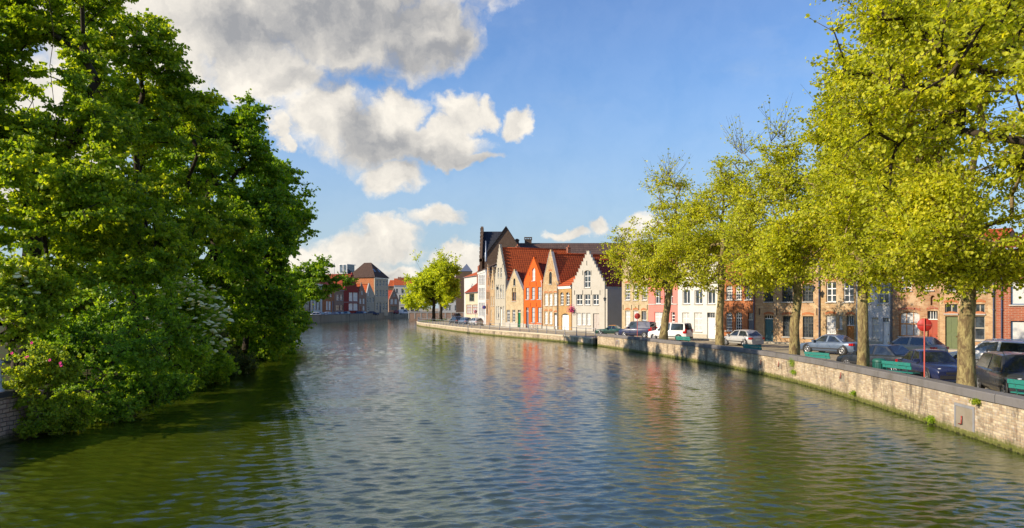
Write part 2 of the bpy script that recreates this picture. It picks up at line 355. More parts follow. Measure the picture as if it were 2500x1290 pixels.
def cobble(name, c1, c2, s=7.0):
    def fn(g, b):
        co = obj_co(g); v = g.new('ShaderNodeTexVoronoi', {'Vector': co, 'Scale': s})
        n = g.noise(co, .35, 6, .65).outputs[0]
        c = g.mix(v.outputs['Color'], c1 + (1,), c2 + (1,)); c = g.mix(g.ss(n, .4, .7, 0, .5), c, sc(c1, .55) + (1,))
        g.l.new(c, b.inputs['Base Color']); bump(g, b, v.outputs['Distance'], -.6, .03)
    return mat(name, c1, .85, spec=.25, fn=fn)
COB = cobble('cobblestones', (.30, .25, .16), (.40, .34, .23)); PAV = cobble('pavement_slabs', (.36, .32, .24), (.44, .40, .31), 2.2)
def soil_fn(g, b):
    n = g.noise(obj_co(g), 1.5, 6, .7).outputs[0]; g.l.new(g.mix(g.ss(n, .4, .65), (.06, .045, .02, 1), (.05, .085, .015, 1)), b.inputs['Base Color'])
SOIL = mat('grassy_soil', (.06, .06, .02), .95, spec=.1, fn=soil_fn)
w2 = [(p.x + n.x * .3, p.y + n.y * .3) for p, n in zip(WQs, normals(WQs))]; r2 = [(p.x + n.x * .2, p.y + n.y * .2) for p, n in zip(RQs, normals(RQs))]
f2 = [(p.x - n.x * .25, p.y - n.y * .25) for p, n in zip(FQs, normals(FQs))]
sheet('street', w2 + r2 + [(-10, 366.0), (2600, 366), (2600, -40)], SZ, COB, kind='structure')
sheet('far_quay_ground', [(-2600, 166)] + f2 + [(-18, 366.3), (2600, 366.3), (2600, 3600), (-2600, 3600)], 1.45, COB, kind='structure')
# quay walls
def quay_fn(g, b):
    co = obj_co(g); uv = wall_uv(g); sp = g.new('ShaderNodeSeparateXYZ', {0: co})
    br = g.new('ShaderNodeTexBrick', {'Vector': uv, 'Color1': (.60, .49, .32, 1), 'Color2': (.36, .26, .16, 1), 'Mortar': (.42, .36, .26, 1), 'Scale': 1.0, 'Mortar Size': .012, 'Brick Width': .26, 'Row Height': .085, 'Mortar Smooth': .3})
    n = g.noise(uv, 5, 5, .7).outputs[0]
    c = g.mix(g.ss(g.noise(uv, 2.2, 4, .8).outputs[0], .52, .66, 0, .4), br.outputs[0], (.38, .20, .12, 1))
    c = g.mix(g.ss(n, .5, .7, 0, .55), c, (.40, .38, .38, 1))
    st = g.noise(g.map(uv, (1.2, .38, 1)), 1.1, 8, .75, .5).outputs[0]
    c = g.mix(g.ss(st, .47, .66, 0, .85), c, (.10, .08, .06, 1)); c = g.mix(g.ss(g.noise(uv, .55, 5, .7).outputs[0], .5, .68, 0, .6), c, (.22, .18, .14, 1))  # dark stains, with mottled tree shadow also put into the brick colour
    moss = g.m('ADD', sp.outputs[2], g.m('MULTIPLY', g.m('SUBTRACT', n, .5), -.5))
    c = g.mix(g.ss(moss, .12, .34, .9, 0), c, (.10, .115, .012, 1)); c = g.mix(g.ss(moss, -.02, .08, .9, 0), c, (.02, .02, .008, 1))
    g.l.new(c, b.inputs['Base Color']); bump(g, b, g.m('ADD', g.m('MULTIPLY', br.outputs[1], -.7), n), .8, .03)
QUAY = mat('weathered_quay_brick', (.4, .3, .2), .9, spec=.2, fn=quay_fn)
COPE = plaster('blue_stone_coping', (.17, .16, .155), .75)
def concrete_fn(g, b):
    uv = wall_uv(g); st = g.noise(g.map(uv, (.5, .1, 1)), 1.0, 6, .7).outputs[0]; w = g.new('ShaderNodeTexBrick', {'Vector': uv, 'Scale': 1.0, 'Mortar Size': .02, 'Brick Width': 5.2, 'Row Height': 9.0, 'Color1': (.36, .29, .20, 1), 'Color2': (.31, .25, .17, 1), 'Mortar': (.08, .06, .05, 1)})
    g.l.new(g.mix(g.ss(st, .45, .7, 0, .85), w.outputs[0], (.10, .075, .05, 1)), b.inputs['Base Color'])
CONC = mat('stained_quay_concrete', (.3, .25, .18), .9, spec=.2, fn=concrete_fn)
ztop = lambda t: 1.60 - .24 * max(0, (t - .42) / .58)
wallr = empty('quay_wall', (15, 40, 0), label='long weathered brick quay wall with dark stone coping below the plane trees', cat='quay wall')
def localise(o, parent): o.parent = parent; o.matrix_parent_inverse = Matrix.Translation(-parent.location); return o
Wf = resample(WQs, 1.4)
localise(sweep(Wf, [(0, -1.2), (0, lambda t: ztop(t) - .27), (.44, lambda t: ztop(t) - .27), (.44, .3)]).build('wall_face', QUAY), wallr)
cp = MB(); rnd = random.Random(3); Wc = resample(WQs, 2.3); Nc = normals(Wc)
for i in range(len(Wc) - 1):
    a, b = Wc[i], Wc[i + 1]; na, nb = Nc[i], Nc[i + 1]; d = (b - a).normalized() * .008; t = i / len(Wc)
    z1 = ztop(t); z2 = ztop((i + 1) / len(Wc)); e = rnd.uniform(-.008, .008); o0 = -.06 + rnd.uniform(-.01, .01); bv = .03
    sec = [(o0, -.262), (o0, -bv), (o0 + bv, 0), (.52 - bv, 0), (.52, -bv), (.52, -.262)]
    vs = [(a.x + d.x + na.x * o, a.y + d.y + na.y * o, z1 + h + e) for o, h in sec] + [(b.x - d.x + nb.x * o, b.y - d.y + nb.y * o, z2 + h + e) for o, h in sec]
    cp.add(vs, [(k, (k + 1) % 6, 6 + (k + 1) % 6, 6 + k) for k in range(6)] + [(0, 1, 2, 3, 4, 5), (11, 10, 9, 8, 7, 6)])
localise(cp.build('coping', COPE), wallr)
# recesses and mooring plates in the wall face: stone frame, flat panel with recess shade put in its colour, iron hook
def path_at(P, Y):
    for a, b in zip(P, P[1:]):
        if a.y <= Y <= b.y: t = (Y - a.y) / (b.y - a.y); d = (b - a).normalized(); return a.lerp(b, t), d
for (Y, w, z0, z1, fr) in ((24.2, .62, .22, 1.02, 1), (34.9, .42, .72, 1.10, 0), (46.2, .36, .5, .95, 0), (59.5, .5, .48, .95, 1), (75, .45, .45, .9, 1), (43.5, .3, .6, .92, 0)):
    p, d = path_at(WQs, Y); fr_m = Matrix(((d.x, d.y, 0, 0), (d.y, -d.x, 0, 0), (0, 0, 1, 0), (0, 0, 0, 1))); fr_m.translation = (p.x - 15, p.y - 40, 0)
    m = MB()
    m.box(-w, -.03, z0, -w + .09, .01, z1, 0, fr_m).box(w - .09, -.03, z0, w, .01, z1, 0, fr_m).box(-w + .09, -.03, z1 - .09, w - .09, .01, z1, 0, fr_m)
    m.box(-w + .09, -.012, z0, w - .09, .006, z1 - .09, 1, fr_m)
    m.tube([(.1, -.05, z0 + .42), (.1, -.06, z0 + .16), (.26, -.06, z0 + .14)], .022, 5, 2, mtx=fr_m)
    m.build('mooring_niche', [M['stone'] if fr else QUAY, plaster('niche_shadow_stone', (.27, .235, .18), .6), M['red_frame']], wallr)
wallq = empty('low_quay_wall', (-5, 120, 0), label='low pale stone quay wall under the railed street, curving round to the lone tree', cat='quay wall')
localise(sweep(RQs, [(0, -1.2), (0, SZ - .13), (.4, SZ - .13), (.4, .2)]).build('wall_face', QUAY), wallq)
localise(sweep(RQs, [(-.05, SZ - .125), (-.05, SZ + .05), (.5, SZ + .05), (.5, SZ - .125)]).build('coping', plaster('pale_coping', (.55, .47, .33), .4)), wallq)
wallf = empty('far_quay_wall', (-52, 260, 0), label='tall stained concrete quay wall across the far bend of the canal', cat='quay wall')
neg = list(FQs)
localise(sweep(neg, [(0, -1.2), (0, 2.12), (-.4, 2.12), (-.4, .5)]).build('wall_face', CONC), wallf)
localise(sweep(neg, [(.06, 2.125), (.06, 2.36), (-.45, 2.36), (-.45, 2.125)]).build('coping', COPE), wallf)
# brick parapet of the bridge behind the lone tree
bp = empty('bridge_parapet', (-25, 243, 0), label='brick bridge parapet with pale stone piers behind the lone tree', cat='parapet')
m = MB(); m2 = MB()
m.box(-9, 0, -1.5, 9, .4, 2.75 - .2)
for i in range(10): m2.box(-9 + i * 2 - .14, -.08, .6, -9 + i * 2 + .14, -.002, 2.549)
m2.box(-9.2, -.1, 2.552, 9.2, .5, 2.75)
m.build('wall_face', B_PNK, bp); m2.build('piers', M['sill'], bp)
# yellow paint marks on the street by the railing
ym = MB(); YEL = wear('yellow_road_paint', (.75, .50, .03), .7, k=.6)
for (a, b) in (((9.6, 90.0), (10.7, 88.0)), ((10.9, 87.6), (12.0, 85.8)), ((8.5, 92.1), (9.4, 90.4))):
    a = Vector(a); b = Vector(b); d = (b - a).normalized(); n = Vector((d.y, -d.x)) * .1
    ym.add([(a + n).to_3d(), (b + n).to_3d(), (b - n).to_3d(), (a - n).to_3d()], [(0, 1, 2, 3)])
for i in range(len(ym.v)): ym.v[i] = (ym.v[i][0], ym.v[i][1], SZ + .008)
ym.build('road_markings', YEL, kind='structure')
# railing along the low quay: posts, top rail, middle rail
rl = empty('quay_railing', (8.6, 84, SZ), label='thin grey metal railing with slim posts following the low quay edge', cat='railing')
RP = resample([(p.x + n.x * .28, p.y + n.y * .28) for p, n in zip(RQs, normals(RQs))], 2.5)
acc = [RP[0]]
for p in RP[1:]:
    if (p - acc[-1]).length > 2.3: acc.append(p)
RAILM = wear('galvanised_rail', (.42, .43, .44), .45, .5)
zt = SZ + 1.02
pm = MB(); pm.lathe([(.085, 0), (.085, .05), (.05, .07), (.045, .55), (.035, 1.0), (.048, 1.03), (0, 1.06)], 8)
first = None
for p in acc:
    if first is None: first = pm.build('post', wear('painted_iron_post', (.13, .14, .16), .5, .4), rl); o = first
    else: o = first.copy(); COL.objects.link(o)
    o.location = (p.x - 8.6, p.y - 84, .05)
for h in (1.0, .52):
    m = MB(); m.tube([(p.x - 8.6, p.y - 84, h) for p in acc], .024, 5); m.build('rail', RAILM, rl)

# ------------------------------------------------ houses
CR = {0: (0, 0, 1.0), 1: (1140, 520, 4.03), 2: (1480, 620, 4.962), 3: (1840, 620, 4.031), 4: (2140, 620, 3.583), 5: (700, 580, 4.9625)}
def topx(c, x, y): ox, oy, s = CR[c]; return ox + x / s, oy + y / s
FR = dict(w='white_frame', c='cream_frame', k='dark_frame', s='stone_frame', o='wood_frame', b='blue_frame', g='grey_frame', r='red_frame')
PN = dict(d='glass', s='glass_b', c='curtain')
FOOT = []
def house(name, label, c, A, B, top, depth, wallm, roofm, ops, z0=None, plinth=None, ridge_drop=.55, chim=(), cornice=None, anchors=(), pipe=None, step_w=.55, group=None, lint=None, back=True, gutter=True, arch_step=True, sills=True, dormers=(), belt=None):
    z0 = SZ if z0 is None else z0
    pa = topx(c, A[0], 0)[0]; pb = topx(c, B[0], 0)[0]
    P = gp(pa, A[1]); Q = gp(pb, B[1]); v = Q - P; W = v.length; ang = math.atan2(v.y, v.x); vx, vy = v.x / W, v.y / W
    root = empty(name, (P.x, P.y, z0), ang, label=label, cat='house', group=group); FOOT.append((P, Q, root))
    def L(x, y):
        px, py = topx(c, x, y); dx = (px - 1250) / F; u = (P.x - P.y * dx) / (vy * dx - vx); t = P.y + u * vy
        return u, CZ + t * (YH - py) / F - z0
    kind = top[0]; mid = (A[0] + B[0]) / 2
    zs = L(mid, top[1])[1]; za = L(mid, top[2])[1]
    ua = L(top[3], top[2])[0] if len(top) > 3 and top[3] else W / 2
    ua = min(max(ua, W * .35), W * .65)
    if kind == 'flat': outer = [(0, -.4), (W, -.4), (W, zs), (0, zs)]
    elif kind == 'gable':
        k = .2; outer = [(0, -.4), (W, -.4), (W, zs), (W - .25, zs + .25), (ua + k, za - .35), (ua + k, za), (ua - k, za), (ua - k, za - .35), (.25, zs + .25), (0, zs)]
    else:
        n = top[4]; h = (za - zs) / (n + 1); outer = [(0, -.4), (W, -.4), (W, zs)]; hw = step_w / 2
        for i in range(n):
            outer += [(W - (W - ua - hw) * i / n, zs + h * (i + (1 if i else 1)) - (0 if i else 0)), (W - (W - ua - hw) * (i + 1) / n, zs + h * (i + 1))]
        outer += [(ua + hw, za), (ua - hw, za)]
        for i in range(n - 1, -1, -1):
            outer += [((ua - hw) * (i + 1) / n, zs + h * (i + 1)), ((ua - hw) * i / n, zs + h * (i + 1))]
        outer += [(0, zs)]
        o2 = []
        for q in outer:
            if not o2 or (Vector(q) - Vector(o2[-1])).length > 1e-4: o2.append(q)
        outer = o2
    rects = []
    for op in ops:
        t, x0, y0, x1, y1 = op[:5]; u0 = L(x0, 0)[0]; u1 = L(x1, 0)[0]; xm = (x0 + x1) / 2
        if u1 < u0: u0, u1 = u1, u0
        zt_, zb_ = L(xm, y0)[1], L(xm, y1)[1]
        if t in 'dg': zb_ = .06
        u0 = max(u0, .12); u1 = min(u1, W - .12); zb_ = max(zb_, .05)
        if u1 - u0 < .25 or zt_ - zb_ < .3: continue
        rects.append((t, u0, zb_, u1, zt_, op[5:]))
    holes = []; TH = .34
    for (t, u0, zb_, u1, zt_, op) in rects:
        if 'A' in (op[-1] if op and isinstance(op[-1], str) else ''):
            r = (u1 - u0) / 2; rise = min(r, (zt_ - zb_) * .35) * (.45 if 'S' in op[-1] else 1)
            arc = [(u0 + r + r * math.cos(a), zt_ - rise + rise * math.sin(a)) for a in [math.pi * i / 8 for i in range(9)]]
            holes.append([(u0, zb_), (u1, zb_)] + arc)
        else: holes.append([(u0, zb_), (u1, zb_), (u1, zt_), (u0, zt_)])
    m = MB()
    loops = [outer] + holes; tr = tessellate_polygon([[Vector((x, z, 0)) for x, z in l] for l in loops]); flat = [p for l in loops for p in l]
    m.add([(x, 0, z) for x, z in flat], tr); 
    if back: m.add([(x, TH, z) for x, z in flat], tr)
    for l in loops:
        n = len(l); m.add([(x, 0, z) for x, z in l] + [(x, TH, z) for x, z in l], [(i, (i + 1) % n, n + (i + 1) % n, n + i) for i in range(n)])
    e = .03
    if kind == 'flat':
        zr = za; D = depth; y2 = D / 2
        for x in (e, W - e): m.add([(x, TH, -.4), (x, D, -.4), (x, D, zs - .1), (x, y2, zr - .16), (x, TH, zs - .1)], [(0, 1, 2, 3, 4)])
        m.add([(e, D, -.4), (W - e, D, -.4), (W - e, D, zs - .1), (e, D, zs - .1)], [(0, 1, 2, 3)])
    else:
        zr = za - ridge_drop; ze = zs - .05
        m.add([(e, TH, -.4), (e, depth, -.4), (e, depth, ze), (e, TH, ze)], [(0, 1, 2, 3)]); m.add([(W - e, TH, -.4), (W - e, depth, -.4), (W - e, depth, ze), (W - e, TH, ze)], [(0, 1, 2, 3)])
        m.add([(e, depth, -.4), (W - e, depth, -.4), (W - e, depth, ze), (ua, depth, zr - .1), (e, depth, ze)], [(0, 1, 2, 3, 4)])
    m.build('wall', wallm, root)
    # roof
    r = MB(); t = .12
    def slab(q):
        n = (Vector(q[1]) - Vector(q[0])).cross(Vector(q[3]) - Vector(q[0])).normalized(); n = n if n.z > 0 else -n
        vs = [Vector(p) for p in q] + [Vector(p) - n * t for p in q]
        r.add(vs, [(0, 1, 2, 3), (7, 6, 5, 4)] + [(i, (i + 1) % 4, 4 + (i + 1) % 4, 4 + i) for i in range(4)])
    if kind == 'flat':
        slab([(0.02, -.28, zs + .02), (W - .02, -.28, zs + .02), (W - .02, y2, zr), (.02, y2, zr)]); slab([(0.02, D + .2, zs - .05), (W - .02, D + .2, zs - .05), (W - .02, y2 + .001, zr - .002), (.02, y2 + .001, zr - .002)])
        r.tube([(.02, y2, zr + .02), (W - .02, y2, zr + .02)], .11, 6)
        rm = roofm[0] if isinstance(roofm, dict) else roofm
    else:
        slab([(-.1, TH + .01, ze - .05), (-.1, depth + .15, ze - .05), (ua, depth + .15, zr), (ua, TH + .01, zr)]); slab([(W + .1, TH + .01, ze - .05), (W + .1, depth + .15, ze - .05), (ua + .001, depth + .15, zr - .002), (ua + .001, TH + .01, zr - .002)])
        r.tube([(ua, TH + .02, zr + .03), (ua, depth + .15, zr + .03)], .11, 6)
        rm = roofm[1] if isinstance(roofm, dict) else roofm
    ro = r.build('roof', rm, root)
    for (fx, fy, hh, cw) in chim:
        cm = MB(); zc = (zs if kind == 'flat' else ze); px_, py_ = fx * W, fy * depth
        base = zc + (zr - zc) * .3; tp = zr + hh
        cm.box(px_ - cw / 2, py_ - .3, base, px_ + cw / 2, py_ + .3, tp).box(px_ - cw / 2 - .06, py_ - .36, tp, px_ + cw / 2 + .06, py_ + .36, tp + .12)
        for q in (-.25, .25): cm.lathe([(.1, tp + .12), (.08, tp + .5), (.1, tp + .52), (.0, tp + .5)], 8, 1, Matrix.Translation((px_ + q * cw, py_, 0)))
        cm.build('chimney', [B_RED if wallm is not B_DRK else B_DRK, mat('chimney_pot', (.35, .12, .06), .8)], ro)
    if cornice:
        cm = MB(); h = .42; cm.box(-.02, -.22, zs - h * .45, W + .02, -.002, zs - .01).box(.0, -.12, zs - h, W, -.002, zs - h * .45 - .002)
        cm.build('cornice', M[cornice], root)
    elif gutter and kind == 'flat':
        cm = MB(); cm.box(.0, -.40, zs - .14, W, -.29, zs - .02); cm.build('gutter', M['lead'], root)
    if belt is not None:
        for by in belt:
            z_ = L(mid, by)[1]; cm = MB(); cm.box(.02, -.06, z_ - .07, W - .02, -.002, z_ + .07); cm.build('string_course', M['sill'], root)
    if plinth:
        pm_, ph = plinth; cm = MB(); xs = [0.0]
        for (tt, u0, zb_, u1, zt_, op) in sorted(rects, key=lambda q: q[1]):
            if zb_ < ph: 
                if tt in 'dg' : xs += [u0, u1]
        xs.append(W)
        for a, b_ in zip(xs[0::2], xs[1::2]):
            if b_ - a > .05: cm.box(a, -.045, -.3, b_, -.002, ph)
        lowest = min([q[2] for q in rects if q[0] not in 'dg'] + [9]); 
        if ph > lowest - .04:
            for i in range(len(cm.v)):
                if cm.v[i][2] > 0: cm.v[i] = (cm.v[i][0], cm.v[i][1], max(.15, lowest - .06))
        if cm.v: cm.build('plinth', pm_, root)
    for (ax, ay) in anchors:
        u, z = L(ax, ay); cm = MB(); cm.box(u - .03, -.05, z - .32, u + .03, -.003, z + .32); cm.build('wall_anchor', M['iron'], root)
    if pipe is not None:
        for (f_, pmn) in pipe:
            u = f_ * W; cm = MB(); cm.tube([(u, -.1, .1), (u, -.1, zs - .3), (u, -.25, zs - .05)], .055, 8)
            for zz in np.arange(1.0, zs, 2.2): cm.lathe([(.055, zz), (.08, zz), (.08, zz + .06), (.055, zz + .06)], 8, 0, Matrix.Translation((u, -.1, 0)))
            cm.build('downpipe', M[pmn], root)
    for (tt, u0, zb_, u1, zt_, op) in rects:
        w = u1 - u0; h = zt_ - zb_
        if tt == 'w':
            fr, pn, nx, ny = op[:4]; fw = .07 if w < 1.6 else .08; bw = .022 if (nx > 2 or ny > 3) else .032
            cw_ = .045
            wm = MB(); y0, y1 = .13, .19
            wm.box(u0 + .002, y0, zb_ + .002, u0 + fw, y1, zt_ - .002).box(u1 - fw, y0, zb_ + .002, u1 - .002, y1, zt_ - .002)
            wm.box(u0 + fw, y0, zb_ + .002, u1 - fw, y1, zb_ + fw).box(u0 + fw, y0, zt_ - fw, u1 - fw, y1, zt_ - .002)
            for i in range(1, nx):
                x = u0 + w * i / nx; q = cw_ if (nx % 2 == 0 and i == nx // 2) else bw; wm.box(x - q, y0 + .01, zb_ + fw, x + q, y1 - .01, zt_ - fw)
            for j in range(1, ny):
                z = zb_ + h * j / ny; q = cw_ if j == round(ny * .66) else bw; wm.box(u0 + fw, y0 + .014, z - q, u1 - fw, y1 - .014, z + q)
            wo = wm.build('window', M[FR[fr]], root)
            g_ = MB(); g_.box(u0 + .004, .175, zb_ + .004, u1 - .004, .215, zt_ - .004); g_.build('pane', M[PN[pn]], wo)
            if sills:
                s_ = MB(); s_.box(u0 - .06, -.1, zb_ - .1, u1 + .06, .125, zb_ - .002); s_.build('sill', M['sill'], wo)
        elif tt in 'dg':
            col = op[0]; tz = zt_
            if len(op) > 1 and isinstance(op[1], float):                    # glazed fanlight above the leaf
                tz = zb_ + h * op[1]; g_ = MB(); g_.box(u0 + .004, .175, tz + .03, u1 - .004, .21, zt_ - .004)
                fm = MB(); fm.box(u0, .12, tz - .03, u1, .2, tz + .03)
                for i in range(1, 4): fm.box(u0 + w * i / 4 - .018, .14, tz + .03, u0 + w * i / 4 + .018, .19, zt_)
                fo = fm.build('fanlight', M['white_frame'], root); g_.build('pane', M['glass'], fo); tz -= .032
            dm = MB(); dm.box(u0 + .004, .16, zb_, u1 - .004, .22, tz - .002)
            if tt == 'g':
                for i in range(2):
                    for j in range(3): dm.box(u0 + w * (i + .08) / 2, .14, zb_ + h * (.06 + j * .3), u0 + w * (i + .92) / 2, .16, zb_ + h * (.06 + j * .3 + .24))
            else:
                for z_a, z_b in ((.06, .42), (.5, .93)):
                    for i in range(2): dm.box(u0 + w * (i + .14) / 2, .142, zb_ + (tz - zb_) * z_a, u0 + w * (i + .86) / 2, .16, zb_ + (tz - zb_) * z_b)
            do = dm.build('door', M[col], root)
            k = MB(); k.lathe([(0, 0), (.045, .01), (.045, .05), (0, .07)], 8, 0, Matrix.Translation((u0 + w * .84, .14, zb_ + 1.05)) @ Matrix.Rotation(R(90), 4, 'X')); k.build('handle', M['brass'], do)
            st_ = MB(); st_.box(u0 - .08, -.32, -.3, u1 + .08, .15, .055); st_.build('doorstep', M['stone'], root)
        elif tt == 'n':
            g_ = MB(); g_.box(u0 - .01, .2, zb_ - .01, u1 + .01, .26, zt_ + .01); g_.build('niche_back', wallm if not op or not isinstance(op[0], str) or op[0] not in M else M[op[0]], root)
        if lint and tt in 'wd' and w > .5: lm_ = MB(); k_ = .09; lm_.add([(u0 - .06 + (w + .12) * q / 8, y_, zt_ + .05 + .12 * math.sin(math.pi * q / 8) + dz) for y_ in (-.02, -.002) for dz in (0, .2) for q in range(9)], [(q, q + 1, q + 10, q + 9) for q in range(8)] + [(q, q + 1, q + 19, q + 18) for q in range(8)] + [(9 + q, 10 + q, 28 + q, 27 + q) for q in range(8)]); lm_.build('lintel', lint, root)
    if kind == 'gable' or kind == 'step':
        cm = MB(); cm2 = []
        if kind == 'gable':
            for a, b_ in (((.25, zs + .25), (ua - .2, za - .35)), ((W - .25, zs + .25), (ua + .2, za - .35))):
                a = Vector((a[0], 0, a[1])); b_ = Vector((b_[0], 0, b_[1])); d = (b_ - a).normalized(); n = Vector((-d.z, 0, d.x)); n = n if n.z > 0 else -n
                q = [a + n * .002, b_ + n * .002, b_ + n * .09, a + n * .09]; cm.add([(p.x, -.05, p.z) for p in q] + [(p.x, TH + .06, p.z) for p in q], [(0, 1, 2, 3), (7, 6, 5, 4)] + [(i, (i + 1) % 4, 4 + (i + 1) % 4, 4 + i) for i in range(4)])
        else:
            for a, b_ in zip(outer[2:], outer[3:]):
                if abs(a[1] - b_[1]) < 1e-4 and a[1] > zs: cm.box(min(a[0], b_[0]) - .03, -.045, a[1] + .002, max(a[0], b_[0]) + .03, TH + .05, a[1] + .055)
        cm.build('gable_coping', wallm if wallm in (P_ORG, P_GRW) else M['sill'], root)
    root['W'] = W; root['zs'] = zs; root['za'] = za
    return root, L
GH = 'houses along the street by the plane trees'; GM = 'gabled houses along the railed quay'; GF = 'houses across the far bend'
def W_(x0, y0, x1, y1, f='w', p='d', nx=2, ny=3, a=''): return ('w', x0, y0, x1, y1, f, p, nx, ny, a)
# --- the gabled row behind the railing (coordinates read from the photograph)
Wh, WhL = house('stepped_gable_house', 'pale limewashed house with a broad crow-stepped gable, deep plain windows and taupe door', 1, (1035, 105.5), (1355, 100.0), ('step', 715, 378, 1190, 9), 11.5, P_GRW, DRED,
  [('w', 1152, 565, 1215, 735, 'w', 'd', 2, 3, 'AS'), W_(1075, 803, 1135, 905, 'w', 'd', 2, 2), W_(1155, 803, 1213, 905, 'w', 'd', 2, 2), W_(1237, 803, 1297, 905, 'w', 'd', 2, 2),
   W_(1078, 985, 1122, 1105, 'w', 'c', 1, 2), W_(1130, 985, 1166, 1105, 'w', 'c', 1, 2), W_(1176, 985, 1216, 1105, 'w', 'c', 1, 2), ('d', 1240, 990, 1300, 1160, 'taupe_door')],
  anchors=[(1060, 785), (1140, 785), (1225, 785), (1310, 785), (1180, 495), (1140, 590), (1222, 590)], group=GM, ridge_drop=1.15)
house('narrow_house', 'narrow ochre brick house with white arched garage door and white eaves board', 1, (903, 110), (1028, 106.2), ('flat', 718, 552), 9, B_OCH, RED,
  [W_(918, 782, 951, 905, 'w', 'd', 2, 4, 'AS'), W_(974, 782, 1010, 905, 'w', 'd', 2, 4, 'AS'), ('g', 930, 990, 1003, 1160, 'white_door', .72, 'AS')], cornice='white_frame', group=GM)
house('pointed_gable_house', 'tall sandy brick house with a steep pointed gable and one arched attic window', 1, (745, 114.5), (899, 110.0), ('gable', 690, 362, 822), 15, B_TAN, RED,
  [W_(808, 580, 835, 700, 'k', 'd', 2, 3, 'A'), W_(763, 795, 797, 912, 'w', 'c', 2, 4), W_(808, 795, 840, 912, 'w', 'c', 2, 4), W_(853, 792, 886, 910, 'w', 'c', 2, 4),
   W_(763, 972, 794, 1092, 'w', 'c', 2, 4), W_(808, 972, 839, 1092, 'w', 'c', 2, 4), ('d', 857, 985, 889, 1150, 'white_door', .84)], chim=[(.9, .75, .2, .7)], plinth=(P_GRW, .5), lint=B_ORB, group=GM, pipe=[(.97, 'lead')])
house('pointed_gable_house', 'bright orange limewashed house with a pointed gable and dark plinth', 1, (560, 120.5), (742, 115.2), ('gable', 672, 437, 656), 9, P_ORG, DRED,
  [W_(640, 540, 671, 668, 'w', 'c', 2, 3, 'A'), W_(580, 735, 611, 852, 'g', 'c', 2, 3), W_(635, 732, 669, 852, 'g', 'c', 2, 3), W_(695, 730, 733, 850, 'g', 'c', 2, 3),
   ('d', 580, 930, 608, 1100, 'grey_door', .82), W_(635, 930, 669, 1080, 'g', 'c', 2, 3), W_(695, 930, 733, 1080, 'g', 'c', 2, 3)], chim=[(.15, .6, .6, .6), (.95, .8, .1, .6)], plinth=(P_STN, .75),
  anchors=[(620, 700), (683, 700), (625, 905), (684, 905), (618, 600)], group=GM, ridge_drop=1.0, pipe=[(.99, 'white_frame')])
house('pointed_gable_house', 'small tan brick house with a low pointed gable and bright green door', 1, (382, 127), (556, 121.2), ('gable', 775, 555, 465), 9, B_TAN2, DRED,
  [W_(456, 645, 477, 716, 'k', 'd', 1, 2, 'A'), ('n', 444, 737, 460, 778, 'AA'), ('n', 468, 737, 482, 778, 'AA'), W_(443, 780, 484, 868, 'o', 'd', 2, 1), W_(390, 955, 424, 1076, 'w', 'd', 3, 4), W_(445, 955, 477, 1076, 'w', 'd', 3, 4), ('d', 500, 955, 529, 1125, 'green_door', .86)],
  plinth=(P_GRW, .95), group=GM)
house('stepped_gable_house', 'tall grey stone house with slim many-stepped gable and narrow windows', 1, (274, 134), (379, 127.5), ('step', 660, 312, 320, 9), 12.5, P_STN, RED,
  [W_(302, 540, 316, 636, 'w', 'd', 1, 2, 'AS'), W_(329, 540, 343, 636, 'w', 'd', 1, 2, 'AS')] + [W_(x, 708, x + 12, 838, 'w', 'c', 1, 3) for x in (287, 305, 330, 353)] + [W_(x, 920, x + 12, 1045, 'w', 'c', 1, 3) for x in (287, 305, 353)] + [('d', 328, 925, 343, 1090, 'white_door', .86)],
  anchors=[(295, 520), (350, 520)], chim=[(.8, .98, .1, .6)], group=GM, step_w=.5)
house('stepped_gable_house', 'slim sandy house squeezed between taller neighbours, with a small stepped gable', 1, (229, 141), (271, 134.5), ('step', 745, 535, 251, 6), 10, B_TAN, BRN,
  [W_(246, 660, 256, 745, 'w', 'd', 1, 2, 'A'), W_(234, 820, 243, 915, 'w', 'c', 1, 3), W_(254, 820, 264, 915, 'w', 'c', 1, 3), W_(234, 955, 243, 1060, 'w', 'c', 1, 3)], group=GM, step_w=.4)
house('stepped_gable_house', 'slim dark brick house with rust coloured bands beside the tall white house', 1, (188, 147), (227, 141.5), ('step', 700, 505, 202, 5), 10, B_BRN, BRN,
  [W_(194, 780, 203, 850, 'k', 'd', 1, 3), W_(211, 780, 220, 850, 'k', 'd', 1, 3), W_(194, 900, 203, 1000, 'k', 'd', 1, 3), W_(211, 640, 218, 715, 'k', 'd', 1, 2)], group=GM, lint=B_RED, step_w=.4)
house('tall_white_house', 'tall white plastered house with four storeys of narrow windows and white cornice', 1, (108, 161), (187, 148.5), ('flat', 572, 425), 12, P_WH2, BRN,
  [W_(x, y, x + 10, y + h, 'w', 'd', 1, 3) for y, h in ((615, 85), (740, 105), (885, 125)) for x in (118, 133, 148, 163)], cornice='white_frame', chim=[(.95, .55, 1.6, .8)], group=GM)
house('corner_house', 'low cream corner house with steep dark red roof and red framed ground floor', 5, (2166, 178), (2326, 166), ('flat', 665, 455), 10, P_CRM, DRED,
  [W_(2212, 685, 2273, 772, 'k', 'd', 2, 2), ('w', 2178, 815, 2240, 925, 'r', 'c', 3, 3, ''), ('w', 2248, 815, 2312, 925, 'r', 'c', 3, 3, '')], plinth=(P_RED, .5), chim=[(.06, .3, 1.0, .6)], group=GM)
house('orange_roofed_house', 'house with bright orange roof rising behind the cream corner house', 5, (2150, 215), (2340, 200), ('flat', 470, 362), 12, P_WH2, ORG, [], group=GM, chim=[(.2, .3, .5, 1.2)])
